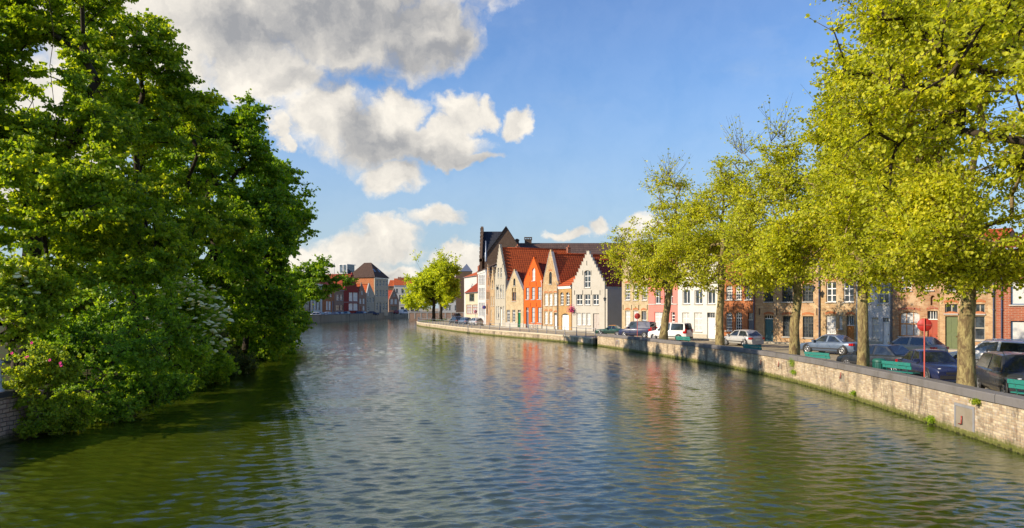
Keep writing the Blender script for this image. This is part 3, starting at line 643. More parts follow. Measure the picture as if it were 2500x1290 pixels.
# --- the street behind the plane trees
house('stepped_gable_house', 'tan brick house with white leaded windows and a half-blue door, beside the passage', 2, (190, 94.5), (511, 88.6), ('step', 175, -150, 350, 7), 11, B_TAN2, ORG,
  [W_(318, 130, 382, 232, 'w', 'd', 3, 4), W_(228, 365, 290, 560, 'w', 'd', 3, 5), W_(329, 365, 389, 560, 'w', 'd', 3, 5), W_(434, 380, 494, 562, 'w', 'd', 3, 5), W_(230, 690, 292, 880, 'w', 'c', 3, 5), W_(327, 690, 389, 880, 'w', 'c', 3, 5), ('d', 427, 695, 487, 900, 'blue_door', .62)],
  anchors=[(207, 650), (308, 650), (395, 650), (500, 650)], group=GH, lint=B_ORB)
house('pink_house', 'pink plastered house with plain windows and grey string course', 2, (513, 88.6), (862, 82.4), ('flat', -20, -190), 10, P_PNK, ORG,
  [W_(590, 428, 662, 605, 'w', 'd', 2, 2), W_(776, 428, 806, 605, 'w', 'd', 1, 2), W_(584, 706, 684, 886, 'w', 'c', 2, 3), W_(785, 706, 832, 826, 'w', 'd', 1, 3), W_(700, 428, 735, 605, 'w', 'd', 1, 2)], plinth=(P_STN, .5), belt=[612], group=GH)
house('white_house', 'bright white plastered house with deep window reveals and a small dark relief plaque', 2, (866, 82.4), (1352, 76.0), ('flat', -10, -180), 10, P_WHT, RED,
  [W_(925, 440, 1015, 606, 'w', 'd', 2, 1), W_(1070, 440, 1165, 606, 'w', 'd', 2, 1), W_(1222, 440, 1320, 606, 'w', 'd', 2, 1), W_(920, 712, 1006, 940, 'w', 'c', 2, 3), W_(1063, 712, 1162, 940, 'w', 'c', 2, 3), ('d', 1222, 712, 1320, 1040, 'white_door', .8)], plinth=(P_STN, .55), cornice='white_frame', group=GH)
house('orange_brick_house', 'orange brick house with white small-paned arched windows and dark door', 2, (1420, 75.2), (1802, 71.9), ('flat', 60, -120), 9, B_ORB, DRED,
  [W_(1450, 380, 1530, 556, 'w', 'd', 3, 5, 'AS'), W_(1563, 380, 1642, 556, 'w', 'd', 3, 5, 'AS'), W_(1682, 380, 1768, 556, 'w', 'd', 3, 5, 'AS'), W_(1448, 706, 1527, 930, 'w', 'd', 3, 6, 'AS'), W_(1563, 706, 1645, 926, 'w', 'd', 3, 6, 'AS'), ('d', 1712, 715, 1782, 930, 'grey_door', .75)],
  anchors=[(1540, 640), (1660, 640), (1785, 640)], group=GH, pipe=[(.985, 'pipe')], plinth=(P_STN, .3))
house('old_brick_house', 'wide weathered tan brick house with paired stone-framed windows and teal plank door', 3, (15, 71.9), (655, 67.2), ('flat', 60, -180), 10, B_GREY, DRED,
  [W_(100, 300, 192, 472, 'k', 'd', 4, 5), W_(278, 300, 386, 472, 'k', 'd', 4, 5), W_(480, 300, 586, 470, 'k', 'd', 4, 5), ('d', 105, 608, 192, 872, 'teal_door', .88), W_(285, 612, 386, 815, 'k', 'd', 4, 6), W_(482, 614, 588, 824, 'k', 'd', 4, 6)],
  anchors=[(57, 570), (228, 570), (430, 560), (622, 570), (228, 290)], group=GH, lint=B_ORB, pipe=[(.99, 'pipe')], chim=[(.3, .5, .5, .9)])
house('brick_house', 'warm tan brick house with large white cross windows and a varnished orange door', 3, (660, 67.2), (1008, 64.4), ('flat', 40, -180), 10, B_TAN, ORG,
  [W_(714, 278, 812, 474, 'w', 'd', 2, 3), W_(884, 278, 985, 474, 'w', 'd', 2, 3), W_(712, 606, 810, 790, 'w', 'c', 2, 3), W_(838, 606, 873, 740, 'w', 'c', 1, 3), ('d', 912, 612, 990, 820, 'orange_door', .68)], group=GH, lint=B_ORB)
house('grey_white_house', 'pale grey-white plastered house with two slim glazed ground floor bays', 3, (1012, 64.3), (1362, 61.6), ('flat', 30, -180), 10, P_WH2, DRED,
  [W_(1050, 300, 1155, 490, 'c', 'd', 2, 2), W_(1222, 300, 1328, 490, 'c', 'd', 2, 2), W_(1162, 628, 1226, 832, 'c', 'c', 1, 3), ('d', 1268, 630, 1330, 840, 'white_door', .84), W_(1040, 628, 1100, 832, 'c', 'c', 1, 3)], group=GH, pipe=[(.985, 'lead')], plinth=(P_STN, .5))
house('wooden_window_house', 'brown brick house with varnished wooden windows, statue niche and red-orange door', 4, (140, 61.5), (548, 58.4), ('flat', -60, -240), 10, B_BRN, DRED,
  [W_(200, 175, 308, 322, 'o', 'c', 2, 2), W_(384, 175, 502, 318, 'o', 'c', 2, 2), W_(196, 505, 378, 722, 'o', 'c', 3, 2, 'AS'), ('d', 444, 500, 542, 840, 'red_door', .78), ('n', 472, 365, 512, 450, 'AA')], group=GH, lint=B_RED)
house('stone_trimmed_house', 'tan brick house with stone mullioned windows and a mottled olive door', 4, (550, 58.4), (1042, 55.6), ('flat', -60, -240), 10, B_GREY, ORG,
  [W_(628, 165, 752, 330, 's', 'd', 2, 1), W_(880, 165, 990, 330, 's', 'd', 2, 1), W_(598, 440, 710, 522, 's', 'd', 2, 1), ('d', 600, 545, 712, 830, 'olive_door'), W_(858, 440, 948, 524, 's', 'd', 2, 1), W_(850, 545, 948, 755, 's', 'd', 1, 2)], group=GH, lint=B_ORB, pipe=[(.97, 'pipe')])
house('red_brick_house', 'red brick house with blue framed windows and white blinds', 4, (1046, 55.5), (1520, 52.6), ('flat', -60, -240), 10, B_RED, DRED,
  [W_(1172, 230, 1300, 445, 'b', 'c', 1, 1), W_(1172, 588, 1300, 835, 'b', 'c', 1, 1), W_(1380, 230, 1470, 445, 'b', 'c', 1, 1)], group=GH, pipe=[(.12, 'pipe')], lint=B_RED)
# --- across the far bend
Z2 = 1.45
house('orange_roofed_house', 'pinkish house with dark panelled shop front and high orange roof behind the leaning tree', 5, (60, 232), (290, 247), ('flat', 590, 300), 20, B_PNK, ORG,
  [W_(115, 640, 150, 705, 'k', 'd', 2, 2), W_(172, 640, 202, 705, 'k', 'd', 2, 2), W_(225, 640, 258, 705, 'k', 'd', 2, 2), ('w', 108, 770, 185, 895, 'k', 'd', 4, 3, ''), ('w', 196, 770, 278, 895, 'k', 'd', 4, 3, '')], z0=Z2, belt=[740], group=GF, chim=[(.45, .5, .4, 1.2)])
house('white_house', 'low white house with green-grey shutters between the pinkish shop and the red brick house', 5, (292, 247), (430, 255), ('flat', 560, 430), 14, P_WHT, ORG,
  [W_(303, 775, 326, 880, 'g', 'd', 1, 2), W_(345, 775, 366, 880, 'g', 'd', 1, 2), W_(385, 775, 408, 880, 'g', 'd', 1, 2), W_(305, 640, 326, 700, 'g', 'd', 1, 2), W_(385, 640, 408, 700, 'g', 'd', 1, 2)], z0=Z2, cornice='white_frame', group=GF)
house('brick_house', 'plain red brick house with white windows and blue-grey door across the canal bend', 5, (432, 255), (576, 262), ('flat', 600, 470), 14, B_ORB, DRED,
  [W_(478, 775, 502, 880, 'w', 'c', 2, 3), W_(508, 775, 536, 880, 'w', 'c', 2, 3), ('d', 552, 770, 572, 890, 'grey_door'), W_(450, 650, 478, 720, 'w', 'd', 2, 2), W_(520, 650, 548, 720, 'w', 'd', 2, 2)], z0=Z2, group=GF)
house('brick_house', 'pinkish brown brick house with low brick-framed shop windows beside the deep red wall', 5, (578, 262), (690, 268), ('flat', 640, 480), 14, B_PNK, DRED,
  [W_(596, 820, 640, 885, 'r', 'd', 2, 2), W_(652, 820, 684, 885, 'r', 'd', 2, 2), W_(604, 695, 636, 762, 'w', 'd', 2, 2), W_(648, 695, 680, 762, 'w', 'd', 2, 2)], z0=Z2, group=GF)
house('red_house', 'deep red house with stepped gable and two wide bands of white windows', 5, (692, 268), (868, 277), ('step', 655, 425, 795, 7), 14, P_RED, DRED,
  [W_(755, 668, 800, 772, 'w', 'c', 3, 2), W_(806, 668, 862, 772, 'w', 'c', 3, 2), W_(752, 800, 802, 884, 'w', 'c', 3, 2), W_(808, 800, 862, 884, 'w', 'c', 3, 2)], z0=Z2, belt=[786], group=GF, step_w=.7)
house('stepped_gable_house', 'rusty brown brick house with stepped gable beside the deep red house', 5, (870, 277), (964, 283), ('step', 705, 548, 908, 6), 12, B_PNK, ORG,
  [W_(905, 648, 923, 692, 'w', 'c', 2, 2), W_(884, 742, 906, 802, 'w', 'c', 2, 2), W_(922, 742, 946, 802, 'w', 'c', 2, 2), W_(922, 832, 946, 884, 'w', 'c', 2, 2), ('d', 884, 836, 904, 890, 'red_door')], z0=Z2, group=GF, step_w=.6)
house('pointed_gable_house', 'small cream stone house with pointed gable and flower boxes beside the tall stone tower house', 5, (966, 283), (1062, 289), ('gable', 690, 552, 990), 12, P_STN, ORG,
  [W_(980, 648, 1000, 708, 'w', 'c', 2, 2), W_(970, 728, 988, 786, 'w', 'd', 2, 2), W_(999, 728, 1018, 786, 'w', 'd', 2, 2), W_(1036, 728, 1056, 786, 'w', 'd', 2, 2), W_(975, 840, 1000, 885, 'w', 'd', 2, 2)], z0=Z2, group=GF)
P_STW = plaster('warm_stone', (.46, .40, .29), .3)
T8, T8L = house('tall_stone_house', 'tall narrow stone house with brown hipped roof, skylights and glazed roof terrace', 5, (1066, 290), (1229, 299), ('flat', 490, 480), 12.5, P_STW, BRN,
  [W_(x, 518, x + 20, 588, 'w', 'd', 2, 2) for x in (1085, 1126, 1163, 1201)] + [W_(x, 636, x + 20, 716, 'w', 'd', 2, 3, 'A') for x in (1084, 1126, 1163, 1201)] + [W_(x, 788, x + 22, 880, 'w', 'd', 2, 3) for x in (1084, 1163, 1198)] + [('d', 1124, 790, 1144, 890, 'grey_door', .8)], z0=Z2, cornice='white_frame', belt=[610, 770], group=GF, gutter=False)
# hipped roof, glazed dormer and balcony of the tall stone house
for ch in list(T8.children):
    if ch.name.startswith('roof') or ch.name.startswith('wall'): 
        for g_ in list(ch.children): bpy.data.objects.remove(g_)
        if ch.name.startswith('roof'): bpy.data.objects.remove(ch)
W8 = T8['W']; zs8 = T8['zs']; ap = 6.2
m = MB(); m.add([(-.5, -.5, zs8), (W8 + .5, -.5, zs8), (W8 + .5, 13, zs8), (-.5, 13, zs8), (W8 / 2, W8 / 2, zs8 + ap), (W8 / 2, 8.2, zs8 + ap)], [(0, 1, 4), (1, 2, 5, 4), (2, 3, 5), (3, 0, 4, 5), (3, 2, 1, 0)]); r8 = m.build('roof', BRN[1], T8)
m = MB(); m.box(.5, 12.6, -.4, W8 - .5, 20, zs8 - .05).box(.0, .4, zs8 - 7, .02, 12.4, zs8 - .1); m.build('side_wall', B_ORB, T8)
for fx in (.28, .62):
    m = MB(); m.box(-.55, -.8, .02, .55, .8, .12, mtx=Matrix.Translation((W8 * fx, W8 / 2 * .42, zs8 + ap * .46)) @ Matrix.Rotation(math.atan2(ap, W8 / 2 + .5), 4, 'X')); m.build('skylight', M['glass_b'], T8)
m = MB(); x0 = .5; zd = zs8 + 5.4
m.box(x0, 13.4, zs8, x0 + .15, 13.6, zd).box(x0, 17.0, zs8, x0 + .15, 17.2, zd).box(x0, 15.2, zs8, x0 + .15, 15.4, zd).box(x0, 13.4, zd, W8 * .7, 17.2, zd + .22).box(x0, 13.3, zs8 + 1.9, x0 + .2, 17.3, zs8 + 2.1)
dm = m.build('roof_dormer', M['white_frame'], T8); m = MB(); m.box(x0 + .06, 13.55, zs8, W8 * .6, 17.1, zd - .01); m.build('pane', M['glass_b'], dm)
m = MB(); m.box(.2, 12.8, zs8 + 1.55, .34, 20, zs8 + 1.7)
for i in range(7): m.box(.22, 12.9 + i * 1.15, zs8 - .05, .32, 13.05 + i * 1.15, zs8 + 1.55)
m.build('balcony_rail', M['white_frame'], T8)
m = MB(); m.tube([(.6, 19.6, zs8 - .1), (.6, 19.6, zs8 + 6.0)], .09, 6); m.build('flagpole', M['lead'], T8)
house('stepped_gable_house', 'small rusty house with crow-stepped gable and dark awning, past the tall stone house', 5, (1236, 330), (1360, 334), ('step', 770, 625, 1303, 7), 12, B_PNK, DRED,
  [W_(1290, 665, 1316, 712, 'w', 'd', 2, 2, 'AS'), W_(1258, 748, 1290, 808, 'w', 'c', 2, 2), W_(1306, 748, 1338, 808, 'w', 'c', 2, 2), ('w', 1256, 835, 1340, 880, 'k', 'd', 3, 1, '')], z0=Z2, group=GF, step_w=.8)
house('long_white_house', 'long white building with grey shopfront band, beyond the parked white delivery van', 5, (1298, 350), (1640, 352), ('flat', 580, 492), 18, P_WHT, ORG,
  [W_(1325, 622, 1347, 672, 'g', 'd', 1, 2), W_(1390, 622, 1420, 672, 'g', 'd', 1, 2), W_(1455, 622, 1483, 672, 'g', 'd', 1, 2), W_(1362, 698, 1382, 775, 'g', 'd', 1, 2), W_(1394, 698, 1420, 775, 'g', 'd', 1, 2), W_(1450, 698, 1478, 775, 'g', 'd', 1, 2)] + [W_(x, 845, x + 42, 890, 'k', 'd', 2, 1) for x in (1380, 1440, 1500, 1560)], z0=Z2, cornice='white_frame', belt=[822], group=GF, chim=[(.2, .4, .5, 1.6), (.32, .5, .4, 1.6)])
house('low_roofed_house', 'dark walled house with low orange roof, wedged beside the tall stone house', 5, (1225, 352), (1320, 352), ('flat', 590, 515), 12, B_DRK, ORG, [], z0=Z2, group=GF)
house('long_white_house', 'long white building between the lone tree and the cream corner house', 5, (1840, 285), (2172, 285), ('flat', 562, 500), 12, P_WH2, ORG,
  [W_(x, 598, x + 24, 646, 'g', 'd', 2, 2) for x in (1925, 2030, 2126)] + [W_(x, 690, x + 24, 756, 'g', 'd', 2, 2) for x in (1925, 2030, 2128)] + [W_(x, 822, x + 30, 885, 'w', 'd', 2, 3) for x in (1880, 1925, 1965, 2035, 2075, 2120)], cornice='white_frame', group=GF, chim=[(.55, .5, .8, 1.4)])
m = MB(); xx = gp(1134, 250)
pr = empty('roof_turret', (xx.x - .3, 250, 0), label='small dark block with grey pyramid glass roof above the far houses', cat='building')
m.box(-2.6, 0, .5, 2.6, 5, 16.6); m.build('wall', B_DRK, pr)
m = MB(); m.add([(-2.2 + 1, -.1, 16.602), (2.9, -.1, 16.602), (2.9, 4.5, 16.602), (-1.2, 4.5, 16.602), (.9, 2.2, 19.3)], [(0, 1, 4), (1, 2, 4), (2, 3, 4), (3, 0, 4), (3, 2, 1, 0)]); m.build('roof', M['lead'], pr)
# --- big dark hall behind the gabled row
def hall():
    Z = 176.0
    rt = empty('great_hall', (gp(1250 - 50, Z).x, Z, SZ), label='huge dark brick hall with steep gable, slim stepped end wall and very long ribbed roof', cat='hall')
    X = lambda px, Zz=Z: (px - 1250) / F * Zz - rt.location.x
    Zh = lambda py, Zz=Z: CZ + (YH - py) / F * Zz - SZ
    xl, xr, xa = X(1183), X(1281), X(1235.5)
    za, ze = Zh(554.5), Zh(626)
    m = MB()                                         # gable wing: gable wall facing the canal, ridge running back and away
    bx, by = .3, 12.0                              # direction of the wing's ridge
    g = [(xl, 0, -1), (xr, 0, -1), (xr, 0, ze - 0), (xa, 0, za), (xl, 0, ze)]
    m.add(g, [(0, 1, 2, 3, 4)]); m.add([(x + bx, y + by, z) for x, y, z in g], [(0, 1, 2, 3, 4)])
    m.add([(xl, 0, -1), (xl + bx, by, -1), (xl + bx, by, ze), (xl, 0, ze)], [(0, 1, 2, 3)]); m.add([(xr, 0, -1), (xr + bx, by, -1), (xr + bx, by, ze), (xr, 0, ze)], [(0, 1, 2, 3)])
    wl = m.build('wall', B_DRK, rt)
    m = MB()
    for (x1, s) in ((xl, -1), (xr, 1)):
        a = Vector((x1 + s * .3, -.25, ze - .1)); b = Vector((xa, -.25, za + .25)); d = Vector((bx, by + .4, 0)); 
        m.add([a, b, b + d, a + d] + [p - Vector((0, 0, .3)) for p in (a, b, b + d, a + d)], [(0, 1, 2, 3), (7, 6, 5, 4)] + [(i, (i + 1) % 4, 4 + (i + 1) % 4, 4 + i) for i in range(4)])
    m.build('roof', SLT[1], rt)
    m = MB(); w = .30                                 # stepped end wall seen edge-on
    ex, ey = X(1173), 2.0
    zt_ = Zh(543); m.box(ex - w, ey, -1, ex + w, ey + 16, Zh(628)).add([(x, y, z) for x in (ex - w, ex + w) for y, z in ((ey, Zh(628)), (ey + 16, Zh(628)), (ey + 9, zt_), (ey + 7.2, zt_))], [(0, 1, 2, 3), (7, 6, 5, 4), (0, 3, 7, 4), (1, 2, 6, 5), (2, 3, 7, 6)])
    for i in range(9): m.box(ex - w - .12, ey + 6.4 - i * .8, zt_ - 1.1 - i * 1.02, ex + w + .12, ey + 7.6 - i * .78, zt_ - .45 - i * 1.02)
    m.build('end_wall', B_DRK, rt)
    # main block beside the gable wing: slate slope facing the canal
    m = MB(); e0, e1, y0 = ex + w, xa + .1, 2.6; ze_, zr_ = Zh(628), Zh(559.5) * 1.02
    m.add([(e0, y0, ze_), (e1, y0, ze_), (e1, y0 + 7.5, zr_), (e0, y0 + 7.5, zr_), (e1, y0 + 15, ze_), (e0, y0 + 15, ze_)], [(0, 1, 2, 3), (3, 2, 4, 5), (0, 3, 5), (1, 4, 2), (0, 5, 4, 1)]); m.build('roof', SLT[0], rt)
    m = MB(); m.box(e0, y0 + .4, -1, e1, y0 + 14.6, ze_ - .005); m.build('block_wall', B_DRK, rt)
    # long range
    xl2, xr2 = X(1256), X(2300); zr, ze2 = Zh(583), Zh(622); yb = 5.0
    m = MB(); m.box(xl2, yb, -1, xr2, yb + 14, ze2 - .3); m.build('range_wall', B_DRK, rt)
    m = MB(); m.add([(xl2 - .2, yb - .4, ze2 - .6), (xr2, yb - .4, ze2 - .6), (xr2, yb + 7, zr), (xl2 - .2, yb + 7, zr), (xr2, yb + 14.4, ze2 - .6), (xl2 - .2, yb + 14.4, ze2 - .6)], [(0, 1, 2, 3), (3, 2, 4, 5), (0, 3, 5), (1, 4, 2), (0, 5, 4, 1)])
    rf = m.build('long_roof', tiles('ribbed_brown_roof', (.135, .085, .062), (.10, .063, .048), 0, w=.55, h=.8, moss=.2), rt)
    m = MB(); c0, c1 = X(1283), X(1301); m.box(c0, yb + 6, zr - 2, c1, yb + 7.4, zr + .75).box(c0 - .12, yb + 5.9, zr + .752, c1 + .12, yb + 7.5, zr + .9).box(c0 - .12, yb + 5.9, zr + 1.25, c1 + .12, yb + 7.5, zr + 1.42)
    for i in range(4): q = c0 + (c1 - c0) * i / 3; m.box(q - .1, yb + 6, zr + .9, q + .1, yb + 7.4, zr + 1.25)
    m.build('chimney', B_DRK, rf)
    m = MB(); q = X(1263); m.lathe([(.5, 0), (.5, .9), (.62, .95), (.62, 1.15), (.3, 1.4), (.0, 1.5)], 10, 0, Matrix.Translation((q, yb + 6.6, zr - .4))); m.build('chimney', B_DRK, rf)
    m = MB(); q = X(1187); m.lathe([(.28, Zh(640)), (.28, Zh(620)), (.16, Zh(617)), (.15, Zh(590)), (.0, Zh(590))], 8, 0, Matrix.Translation((q, -1.6, 0))); m.build('flue', M['lead'], rt)
hall()
# side passage wall beside the stepped white house: low arch, street plate
ps = empty('passage_wall', WhL and Wh.matrix_world.translation.copy() if False else (12.9, 99.7, SZ), math.atan2(.58, .81) , label='plain taupe passage wall with blind arch and small dark street plate', cat='wall')
m = MB(); m.box(0, 0, -.3, 11, .35, 5.9)
m.build('wall', P_GRW, ps)
m = MB()
for i in range(10):
    a0, a1 = math.pi * i / 10, math.pi * (i + 1) / 10; cx, cz, r = 5.6, 1.8, 1.9
    m.add([(cx + r * math.cos(a), -y, cz + r * 1.05 * math.sin(a)) for y in (.0, .1) for a in (a0, a1)] + [(cx + (r - .22) * math.cos(a), -y, cz + (r - .22) * 1.05 * math.sin(a)) for y in (.0, .1) for a in (a0, a1)], [(2, 3, 7, 6), (0, 1, 3, 2), (4, 6, 7, 5), (0, 2, 6, 4), (1, 5, 7, 3)])
m.build('arch_moulding', P_GRW, ps)
m = MB(); m.box(3.0, -.03, 3.6, 3.9, -.002, 3.85); m.build('street_plate', M['trim'], ps)
m = MB(); m.box(8.0, -.06, .3, 9.2, -.002, 1.5); m.build('hatch', B_OCH, ps)
# pavement strip in front of the facades
def pavement():
    pts = sorted([(a.y, a.x) for a, b, r in FOOT if r.location.z < 1 and a.y < 142 and r['group'] in (GH, GM)] , reverse=False)
    P = smooth_path([Vector((x, y)) for y, x in [(40, 47.5)] + pts], 1)
    m = sweep(P, [(-1.5, SZ - .1), (-1.5, SZ + .13), (.4, SZ + .13), (.4, SZ - .1)]); m.build('pavement', PAV, kind='structure')
pavement()
# ------------------------------------------------ trees and plants
LEAF_PLANE = leafmat('plane_leaves', (.18, .205, .012), (.43, .48, .026), (.68, .645, .06), .56)
LEAF_LIME = leafmat('lime_leaves', (.09, .17, .012), (.23, .34, .018), (.48, .52, .035), .55)
LEAF_LONE = leafmat('lone_tree_leaves', (.20, .25, .014), (.44, .52, .03), (.66, .66, .05), .55)
LEAF_DARK = leafmat('dark_leaves', (.07, .14, .010), (.16, .29, .016), (.34, .44, .026), .54)
LEAF_BUSH = leafmat('bush_leaves', (.11, .22, .015), (.25, .39, .024), (.46, .56, .04), .5)
LEAF_YEW = leafmat('shrub_leaves', (.08, .17, .012), (.17, .31, .018), (.32, .46, .03), .48)
LEAF_IVY = leafmat('creeper_leaves', (.13, .22, .014), (.28, .38, .022), (.48, .50, .04), .5)
LEAF_FEATH = leafmat('feathery_leaves', (.05, .075, .01), (.10, .13, .015), (.19, .20, .03), .4)
BARK_PL = barkmat('plane_bark', (.34, .28, .12), (.13, .09, .045), 4.5); BARK_DK = barkmat('dark_bark', (.055, .042, .026), (.028, .021, .014)); TWIG = barkmat('twigs', (.12, .085, .04), (.07, .05, .028))
FLOWER = mat('cream_blossom', (.85, .80, .40), .8); ROSE = mat('pink_blossom', (.72, .04, .20), .7)
def vnoise(P, s, seed):
    "cheap smooth value noise 0..1 for arrays of points"
    r = np.random.RandomState(seed); T = r.rand(17, 17, 17); q = P * s + 100; i = np.floor(q).astype(int); f = q - i; f = f * f * (3 - 2 * f); o = 0
    for dx in (0, 1):
        for dy in (0, 1):
            for dz in (0, 1):
                w = (f[:, 0] if dx else 1 - f[:, 0]) * (f[:, 1] if dy else 1 - f[:, 1]) * (f[:, 2] if dz else 1 - f[:, 2])
                o = o + w * T[(i[:, 0] + dx) % 17, (i[:, 1] + dy) % 17, (i[:, 2] + dz) % 17]
    return o
def unit(a): return a / np.maximum(1e-9, np.linalg.norm(a, axis=-1, keepdims=True))
def leaves_mesh(name, P, D, size, material, parent, rs, near=False, droop=.2, wide=.85, **kw):
    N = len(P); a = unit(D + rs.normal(0, .75, (N, 3)) + [0, 0, -droop]); up = rs.normal(0, .6, (N, 3)) + [0, 0, .55] + unit(P - P.mean(0)) * [.9, .9, .3]
    b = unit(np.cross(a, up)); n = unit(np.cross(b, a)); L = (size * rs.uniform(.6, 1.25, N))[:, None]
    if near:
        pr = [(0, 0, 0), (.28, .56 * wide, .12), (.62, .48 * wide, .10), (1, 0, -.05), (.62, -.48 * wide, .10), (.28, -.56 * wide, .12)]
        V = np.stack([P + L * (a * x + b * y + n * z) for x, y, z in pr], 1).reshape(-1, 3)
        base = np.arange(N)[:, None] * 6; Q = np.concatenate([base + [0, 1, 2, 3], base + [0, 3, 4, 5]], 0)
    else:
        pr = [(0, 0, 0), (.5, .5 * wide, .1), (1, 0, -.05), (.5, -.5 * wide, .1)]
        V = np.stack([P + L * (a * x + b * y + n * z) for x, y, z in pr], 1).reshape(-1, 3)
        Q = np.arange(N)[:, None] * 4 + [0, 1, 2, 3]
    return mesh_np(name, V, Q, material, parent, **kw)
def tubes_np(segs, n):
    "segs: (p0, p1, r0, r1) arrays -> verts, quads"
    p0, p1, r0, r1 = segs; N = len(p0); d = unit(p1 - p0); ref = np.where(np.abs(d[:, 2:3]) > .9, [[1., 0, 0]], [[0, 0, 1.]]); a = unit(np.cross(d, ref)); b = np.cross(d, a)
    t = np.arange(n) * 2 * math.pi / n; c = np.cos(t)[None, :, None]; s_ = np.sin(t)[None, :, None]
    ring = a[:, None] * c + b[:, None] * s_
    V = np.concatenate([p0[:, None] + ring * r0[:, None, None], p1[:, None] + ring * r1[:, None, None]], 1).reshape(-1, 3)
    k = np.arange(n); q = np.stack([k, (k + 1) % n, n + (k + 1) % n, n + k], 1)
    return V, (np.arange(N)[:, None, None] * 2 * n + q[None]).reshape(-1, 4)
def tree(name, label, base, fork, r0, crowns, nclump, nleaf, size, leafm, barkm, seed, clump_r=.8, flat=.6, shell=.45, gap=.42, near=False, droop=.2, group=None, bare=0, trunk_pts=None, twigs=True, cat='tree', min_z=None, blossoms=None):
    "crowns: (centre, radii) world ellipsoids. Limbs grow from the fork to leaf clumps spread through the crown"
    rs = np.random.RandomState(seed); base = np.array(base, float); fork = np.array(fork, float)
    root = empty(name, tuple(base), label=label, cat=cat, group=group)
    vol = np.array([(c[1][0] * c[1][1] * c[1][2]) ** .7 for c in crowns]); cnt = np.maximum(3, (nclump * vol / vol.sum()).astype(int)); C = []
    for (cc, rr), k in zip(crowns, cnt):
        K = k * 3; d = unit(rs.normal(0, 1, (K, 3))); rad = rs.rand(K) ** (1 / 3.) ; rad = shell + (1 - shell) * rad if shell < 1 else rad
        p = np.array(cc) + d * np.array(rr) * rad[:, None]
        v = vnoise(p, .42, seed + 5); p = p[np.argsort(-(v + rs.rand(K) * .25))][:max(1, int(k))] if gap > 0 else p[:k]
        C.append(p)
    C = np.concatenate(C)
    if min_z is not None: C[:, 2] = np.maximum(C[:, 2], min_z + rs.rand(len(C)) * .3)
    order = np.argsort(np.linalg.norm((C - fork) * [1, 1, .8], axis=1)); C = C[order]
    # trunk
    T = [np.array(q, float) for q in (trunk_pts or [base, (base * .66 + fork * .34) + rs.normal(0, .05, 3), (base * .33 + fork * .67) + rs.normal(0, .06, 3), fork])]
    top = max(c[0][2] + c[1][2] * .55 for c in crowns); cx = np.mean([c[0] for c in crowns], axis=0)
    wob = np.cumsum(rs.normal(0, .16, (11, 3)) * [1, 1, .4], 0) * r0 / .3; lead = [fork + (np.array([cx[0], cx[1], top]) - fork) * t + wob[int(t * 10)] for t in (.1, .2, .3, .4, .5, .6, .7, .8, .9)]
    nodes = [T[-1]] + lead; par = [-1] + list(range(len(lead))); leafn = []
    for c in C:
        A = np.array(nodes); df = np.linalg.norm(c - fork); dn = np.linalg.norm(A - fork, axis=1); dist = np.linalg.norm(A - c, axis=1)
        cost = dist + np.where(dn > df, 1.2 * (dn - df), 0) + np.where(A[:, 2] > c[2] + 1.2, .6 * (A[:, 2] - c[2] - 1.2), 0)
        j = int(np.argmin(cost)); k = max(1, int(dist[j] / 1.1)); p = A[j]; last = j; sag = rs.normal(0, .10, 3) * dist[j]
        for q in range(1, k + 1):
            t = q / k; pt = p * (1 - t) + c * t + sag * math.sin(math.pi * t) * .8 + (rs.normal(0, .06, 3) if q < k else 0)
            pt[2] += .10 * dist[j] * math.sin(math.pi * t); nodes.append(pt); par.append(last); last = len(nodes) - 1
        leafn.append(last)
    w = np.zeros(len(nodes)); 
    for j in leafn: w[j] += 1
    w[len(lead)] += 1
    for i in range(len(nodes) - 1, 0, -1): w[par[i]] += w[i]
    w[:len(lead) + 1] = np.minimum(w[:len(lead) + 1], w[0] * (1 - np.arange(len(lead) + 1) / (len(lead) + .6)) ** 1.6 + 1); rad = np.maximum(.011 * (1.6 if near else 1.3), r0 * .86 * np.sqrt(w / w[0]) ** 1.05)
    N_ = np.array(nodes); idx = np.arange(1, len(nodes)); pi_ = np.array(par[1:])
    rp = np.minimum(rad[pi_], rad[idx] * 1.6 + .01)
    V1, Q1 = tubes_np((N_[pi_], N_[idx], rp, rad[idx]), 6)
    V1 = V1 - base
    # trunk tube with root flare and lumps
    ts = []; 
    for a, b in zip(T, T[1:]):
        for q in range(4): ts.append(a + (b - a) * q / 4)
    ts.append(T[-1]); ts = np.array(ts); n = 14; V2 = []; 
    for i, p in enumerate(ts):
        f = i / (len(ts) - 1); rr = r0 * (1.0 - .16 * f + .42 * math.exp(-f * 9) + .12 * max(0, f - .8) * 5)
        for k in range(n):
            t = 2 * math.pi * k / n; lump = 1 + .07 * math.sin(3 * t + i * .9 + seed) + .06 * math.sin(5 * t - i * 1.3) + rs.uniform(-.04, .04)
            V2.append((p[0] + rr * lump * math.cos(t), p[1] + rr * lump * math.sin(t), p[2] - (.3 if i == 0 else 0)))
    V2 = np.array(V2) - base; k = np.arange(n); Q2 = np.concatenate([np.stack([i * n + k, i * n + (k + 1) % n, (i + 1) * n + (k + 1) % n, (i + 1) * n + k], 1) for i in range(len(ts) - 1)])
    mesh_np('trunk', np.concatenate([V2, V1]), np.concatenate([Q2, Q1 + len(V2)]), barkm, root, smooth=True)
    # twigs and leaves
    nt = 7; K = len(C); par_dir = unit(N_[leafn] - N_[[par[j] for j in leafn]])
    d = unit(np.repeat(par_dir, nt, 0) * .5 + rs.normal(0, .8, (K * nt, 3)) * [1, 1, flat]); ln = clump_r * rs.uniform(.5, 1.35, K * nt); st = np.repeat(C, nt, 0)
